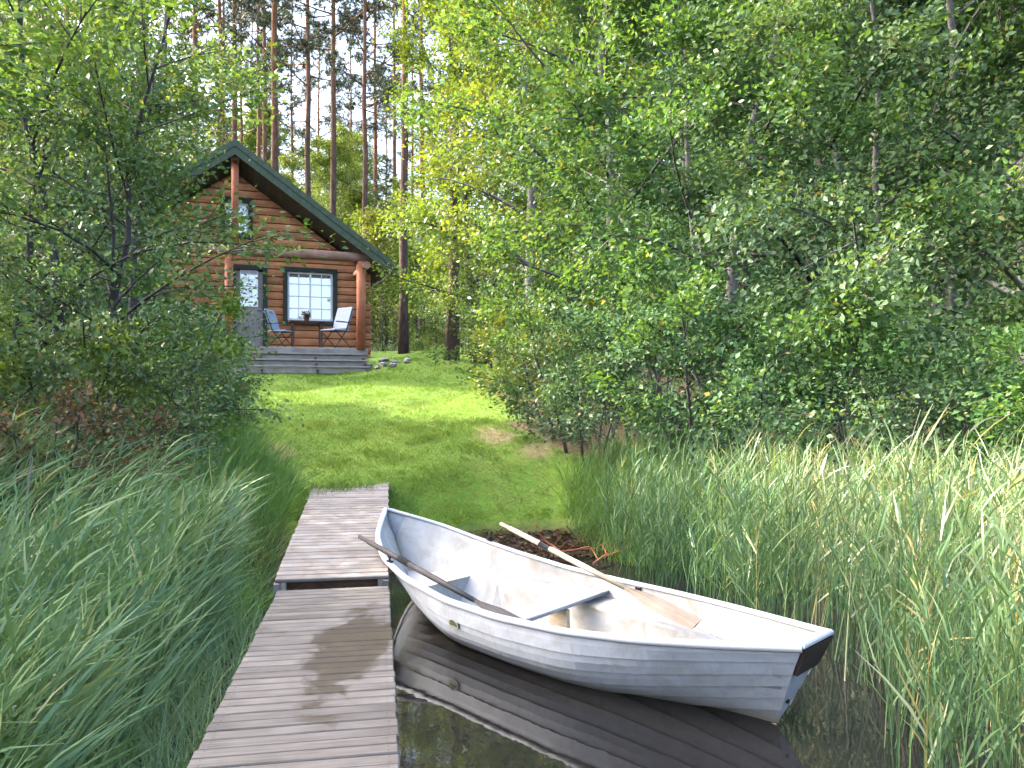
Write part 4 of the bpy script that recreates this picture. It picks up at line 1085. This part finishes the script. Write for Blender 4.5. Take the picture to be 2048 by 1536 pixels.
# single reeds that stand out, each with its stem and leaves
def single_reed(H, lean, mat, label, group, x, y, tone):
    o = empty('reed', (x,y,float(zb(x,y))), 0, label, 'reed', group)
    up = Vector((lean[0],lean[1],1)).normalized(); bd = Vector((lean[0]*.5,lean[1]*.5,-.1*math.hypot(*lean)))
    pt = lambda q: up*(H*q)+bd*(H*q*q)
    sm = MB().tube([pt(q) for q in np.linspace(0,1,7)], [.0065*(1-.75*q) for q in np.linspace(0,1,7)], 5).mesh('stem', mat)
    a_ = sm.attributes.new('tone','FLOAT','FACE'); a_.data.foreach_set('value', np.full(len(sm.polygons), tone, np.float32)); link(bpy.data.objects.new('stem', sm), o)
    for k in range(7):
        f = .3+.68*k/6; b0 = np.array([pt(f)]); az = k*math.pi+random.uniform(-.5,.5); el = random.uniform(.75,1.2)
        D = unit(np.array([[math.cos(az)*math.cos(el)+lean[0],math.sin(az)*math.cos(el)*.6+lean[1],math.sin(el)]]))
        V,Fq = ribbons(b0, D, np.array([random.uniform(.3,.5)]), np.array([.020]), np.array([[lean[0]*.5,lean[1]*.4,random.uniform(-.5,-.05)]]), 4)
        link(bpy.data.objects.new('leaf', np_mesh('leaf', V, [Fq], mat, [np.full(len(Fq), min(1,tone+random.uniform(-.1,.1)))])), o)
x,y = scatter([(2.3,5.2),(2.05,4.2),(3.0,3.9),(6.0,6.6),(3.0,7.5),(1.9,7.2)], 34)
for i in range(34): single_reed(random.uniform(1.5,1.95), (.08+random.gauss(0,.07),random.gauss(0,.06)), MATS['reed_pale'], 'tall pale reed standing above the right reed bed', 'tall reeds right of the boat', float(x[i]), float(y[i]), random.uniform(.55,.95))
x,y = scatter([(-2.75,3.4),(-2.9,3.0),(-4.8,5.2),(-5.0,7.2),(-3.7,7.4),(-3.3,5.2)], 30)
for i in range(30): single_reed(random.uniform(1.35,1.8), (.45+random.gauss(0,.12),.1+random.gauss(0,.1)), MATS['reed_leaf'], 'long leaning blue-green reed standing out of the left reed bed', 'tall reeds left of the dock', float(x[i]), float(y[i]), random.uniform(.3,.9))
# two dead stalks
for (px,y_,H_,ln,lb) in ((10,6.2,1.75,(.12,0),'grey dead stalk at the left edge among the reeds'),(22,6.5,1.8,(.08,.02),'second grey dead stalk near the left edge'),(1740,8.6,2.1,(.28,.05),'long pale bent stalk rising above the right reeds')):
    xx = XP(px,y_); o = empty('dead_stalk',(xx,y_,float(zb(xx,y_))),0,lb,'stalk','dead stalks among the reeds')
    MB().tube([(ln[0]*H_*q+.12*ln[0]*q*q,ln[1]*H_*q,H_*q*(1-.05*q)) for q in np.linspace(0,1,7)],[.008*(1-.6*q) for q in np.linspace(0,1,7)],5).build('stem',MATS['dead_grey'],o)

# soft bank grass on both sides of the dock head
def grass(name, P, n, h0, h1, mat, label, width=.007, lean=(.12,.0), hfun=None, dens=None, bendz=-.35):
    sd = .32 if h1 > .15 else .75
    x,y = scatter(P, n, dens); N = len(x); h = rng.uniform(h0,h1,N)
    if hfun is not None: h = h*hfun(x,y)
    D = unit(np.stack([lean[0]+rng.normal(0,sd,N), lean[1]+rng.normal(0,sd,N), np.ones(N)],1))
    bd = np.stack([lean[0]+rng.normal(0,.25,N), rng.normal(0,.25,N), rng.uniform(bendz,0,N)],1)
    V,Fq = ribbons(np.stack([x,y,zb(x,y)-.01],1), D, h, width*rng.uniform(.7,1.4,N), bd, 3 if h1 > .15 else 2)
    nf = len(Fq)//N
    patch = .5+.5*np.sin(x*1.7+np.sin(y*1.1)*2)*np.sin(y*1.9+np.sin(x*1.4)*2)
    tone = np.clip(.45*patch+.55*rng.beta(1.6,1.8,N),0,1)
    return tag(link(bpy.data.objects.new(name, np_mesh(name, V, [Fq], mat, [np.repeat(tone,nf)]))), label, 'grass', kind='stuff')
grass('bank_grass', [(-2.25,6.2),(-2.75,9.7),(-3.3,10.6),(-4.4,12.6),(-5.4,14.2),(-7.5,12),(-7,7.5),(-4.5,7.0)], 26000, .25,.72, MATS['bank_grass'], 'tall green grass on the bank left of the dock', .010)
grass('bank_grass', [(.75,10.1),(1.3,9.2),(2.4,8.4),(6,8.6),(8,9.0),(8,11),(3,11.6),(1.4,11.6),(.7,11.0)], 15000, .35,.9, MATS['bank_grass'], 'green sedge on the bank behind the right reeds', .010)
tuft = lambda x,y: .75+1.0*np.clip(np.sin(x*4.1+np.sin(y*3.3))*np.sin(y*3.7+np.sin(x*2.9)),0,1)**2+.9*(np.sin(x*11.3)*np.sin(y*10.1+x*3) > .8)
lm = lambda x,y: lawn_mask(x,y)*(terr(x,y) > .36)*(1-.62*dry_mask(x,y))
grass('lawn_grass', [(-3.6,8.8),(1.6,9.2),(1.6,12.5),(-.2,13.5),(-4.8,13.5)], 90000, .03,.085, MATS['grass_blade'], 'short lawn grass near the dock', .006, (0,0), tuft, lm)
grass('lawn_grass', [(-4.8,13.5),(-.0,13.5),(.4,22),(-2.0,24),(-4,20),(-11,17.8),(-7,15)], 80000, .035,.09, MATS['grass_blade'], 'short sunlit lawn grass below the cabin', .009, (0,0), tuft, lm)
grass('lawn_edge_grass', [(-2.35,8.3),(-2.7,9.8),(-1.3,10.0),(-.9,9.1)], 2600, .06,.2, MATS['bank_grass'], 'longer grass tufts round the upper end of the gangway', .006)
grass('forest_undergrowth', [(-14,14),(-9,19.5),(-3.4,23),(2,20),(4,30),(-2,40),(-26,40),(-24,20)], 22000, .12,.45, MATS['bank_grass'], 'low green undergrowth on the forest floor round the cabin', .022)
grass('reed_fringe', [(-1.42,3.0),(-1.30,2.3),(-2.3,2.3),(-2.9,5.5),(-2.7,6.6),(-2.2,6.6),(-2.02,6.0)], 5200, .30,.72, MATS['reed_leaf'], 'short fringe of reed shoots along the left edge of the dock', .010, (-.12,.0))
# leaf litter and twigs washed up along the mud
x,y = scatter([(-1.2,8.9),(-.6,9.3),(.6,9.75),(1.6,9.6),(1.6,10.3),(.6,10.25),(-.4,10.0),(-1.2,9.5)], 2200); N = len(x)
D = unit(np.stack([rng.normal(size=N),rng.normal(size=N),rng.normal(0,.2,N)],1)); Nn = unit(np.stack([rng.normal(0,.4,N),rng.normal(0,.4,N),np.ones(N)],1))
V,Fq,tn = leaf_arrays(np.stack([x,y,np.maximum(terr(x,y),0)+.012],1), D, Nn, rng.uniform(.03,.11,N), .4, np.clip(rng.beta(1.2,2.0,N),0,1))
tag(link(bpy.data.objects.new('shore_litter', np_mesh('shore_litter', V, [Fq], MATS['rusty_leaf'], [tn]))), 'brown leaf litter washed up on the muddy shore behind the boat', 'litter', kind='stuff')
# fallen reddish twigs on the muddy shore
for i,(px,py,lb) in enumerate(((1190,1112,'reddish dead branch on the mud behind the boat'),(1230,1135,'smaller reddish dead twig by the reeds behind the boat'),(1110,1085,'brown dead twig on the mud below the lawn'))):
    yy = [9.75,9.5,9.9][i]; xx = XP(px,yy); zz = float(terr(xx,yy)); o = empty('dead_branch',(xx,yy,max(zz,0)+.02),i*.9,lb,'branch','dead branches on the muddy shore')
    mb = MB(); mb.tube([(-.5,0,.02),(-.15,.05,.06),(.2,.02,.05),(.5,-.05,.02)],[.016,.014,.010,.004],6)
    for k in range(7):
        s_ = -.35+.11*k; mb.tube([(s_,.03,.05),(s_+.12,.03+.14*(-1)**k,.10+.02*k%3),(s_+.2,.03+.22*(-1)**k,.12)],[.007,.005,.002],4)
    mb.build('twigs', MATS['dead_red'], o)
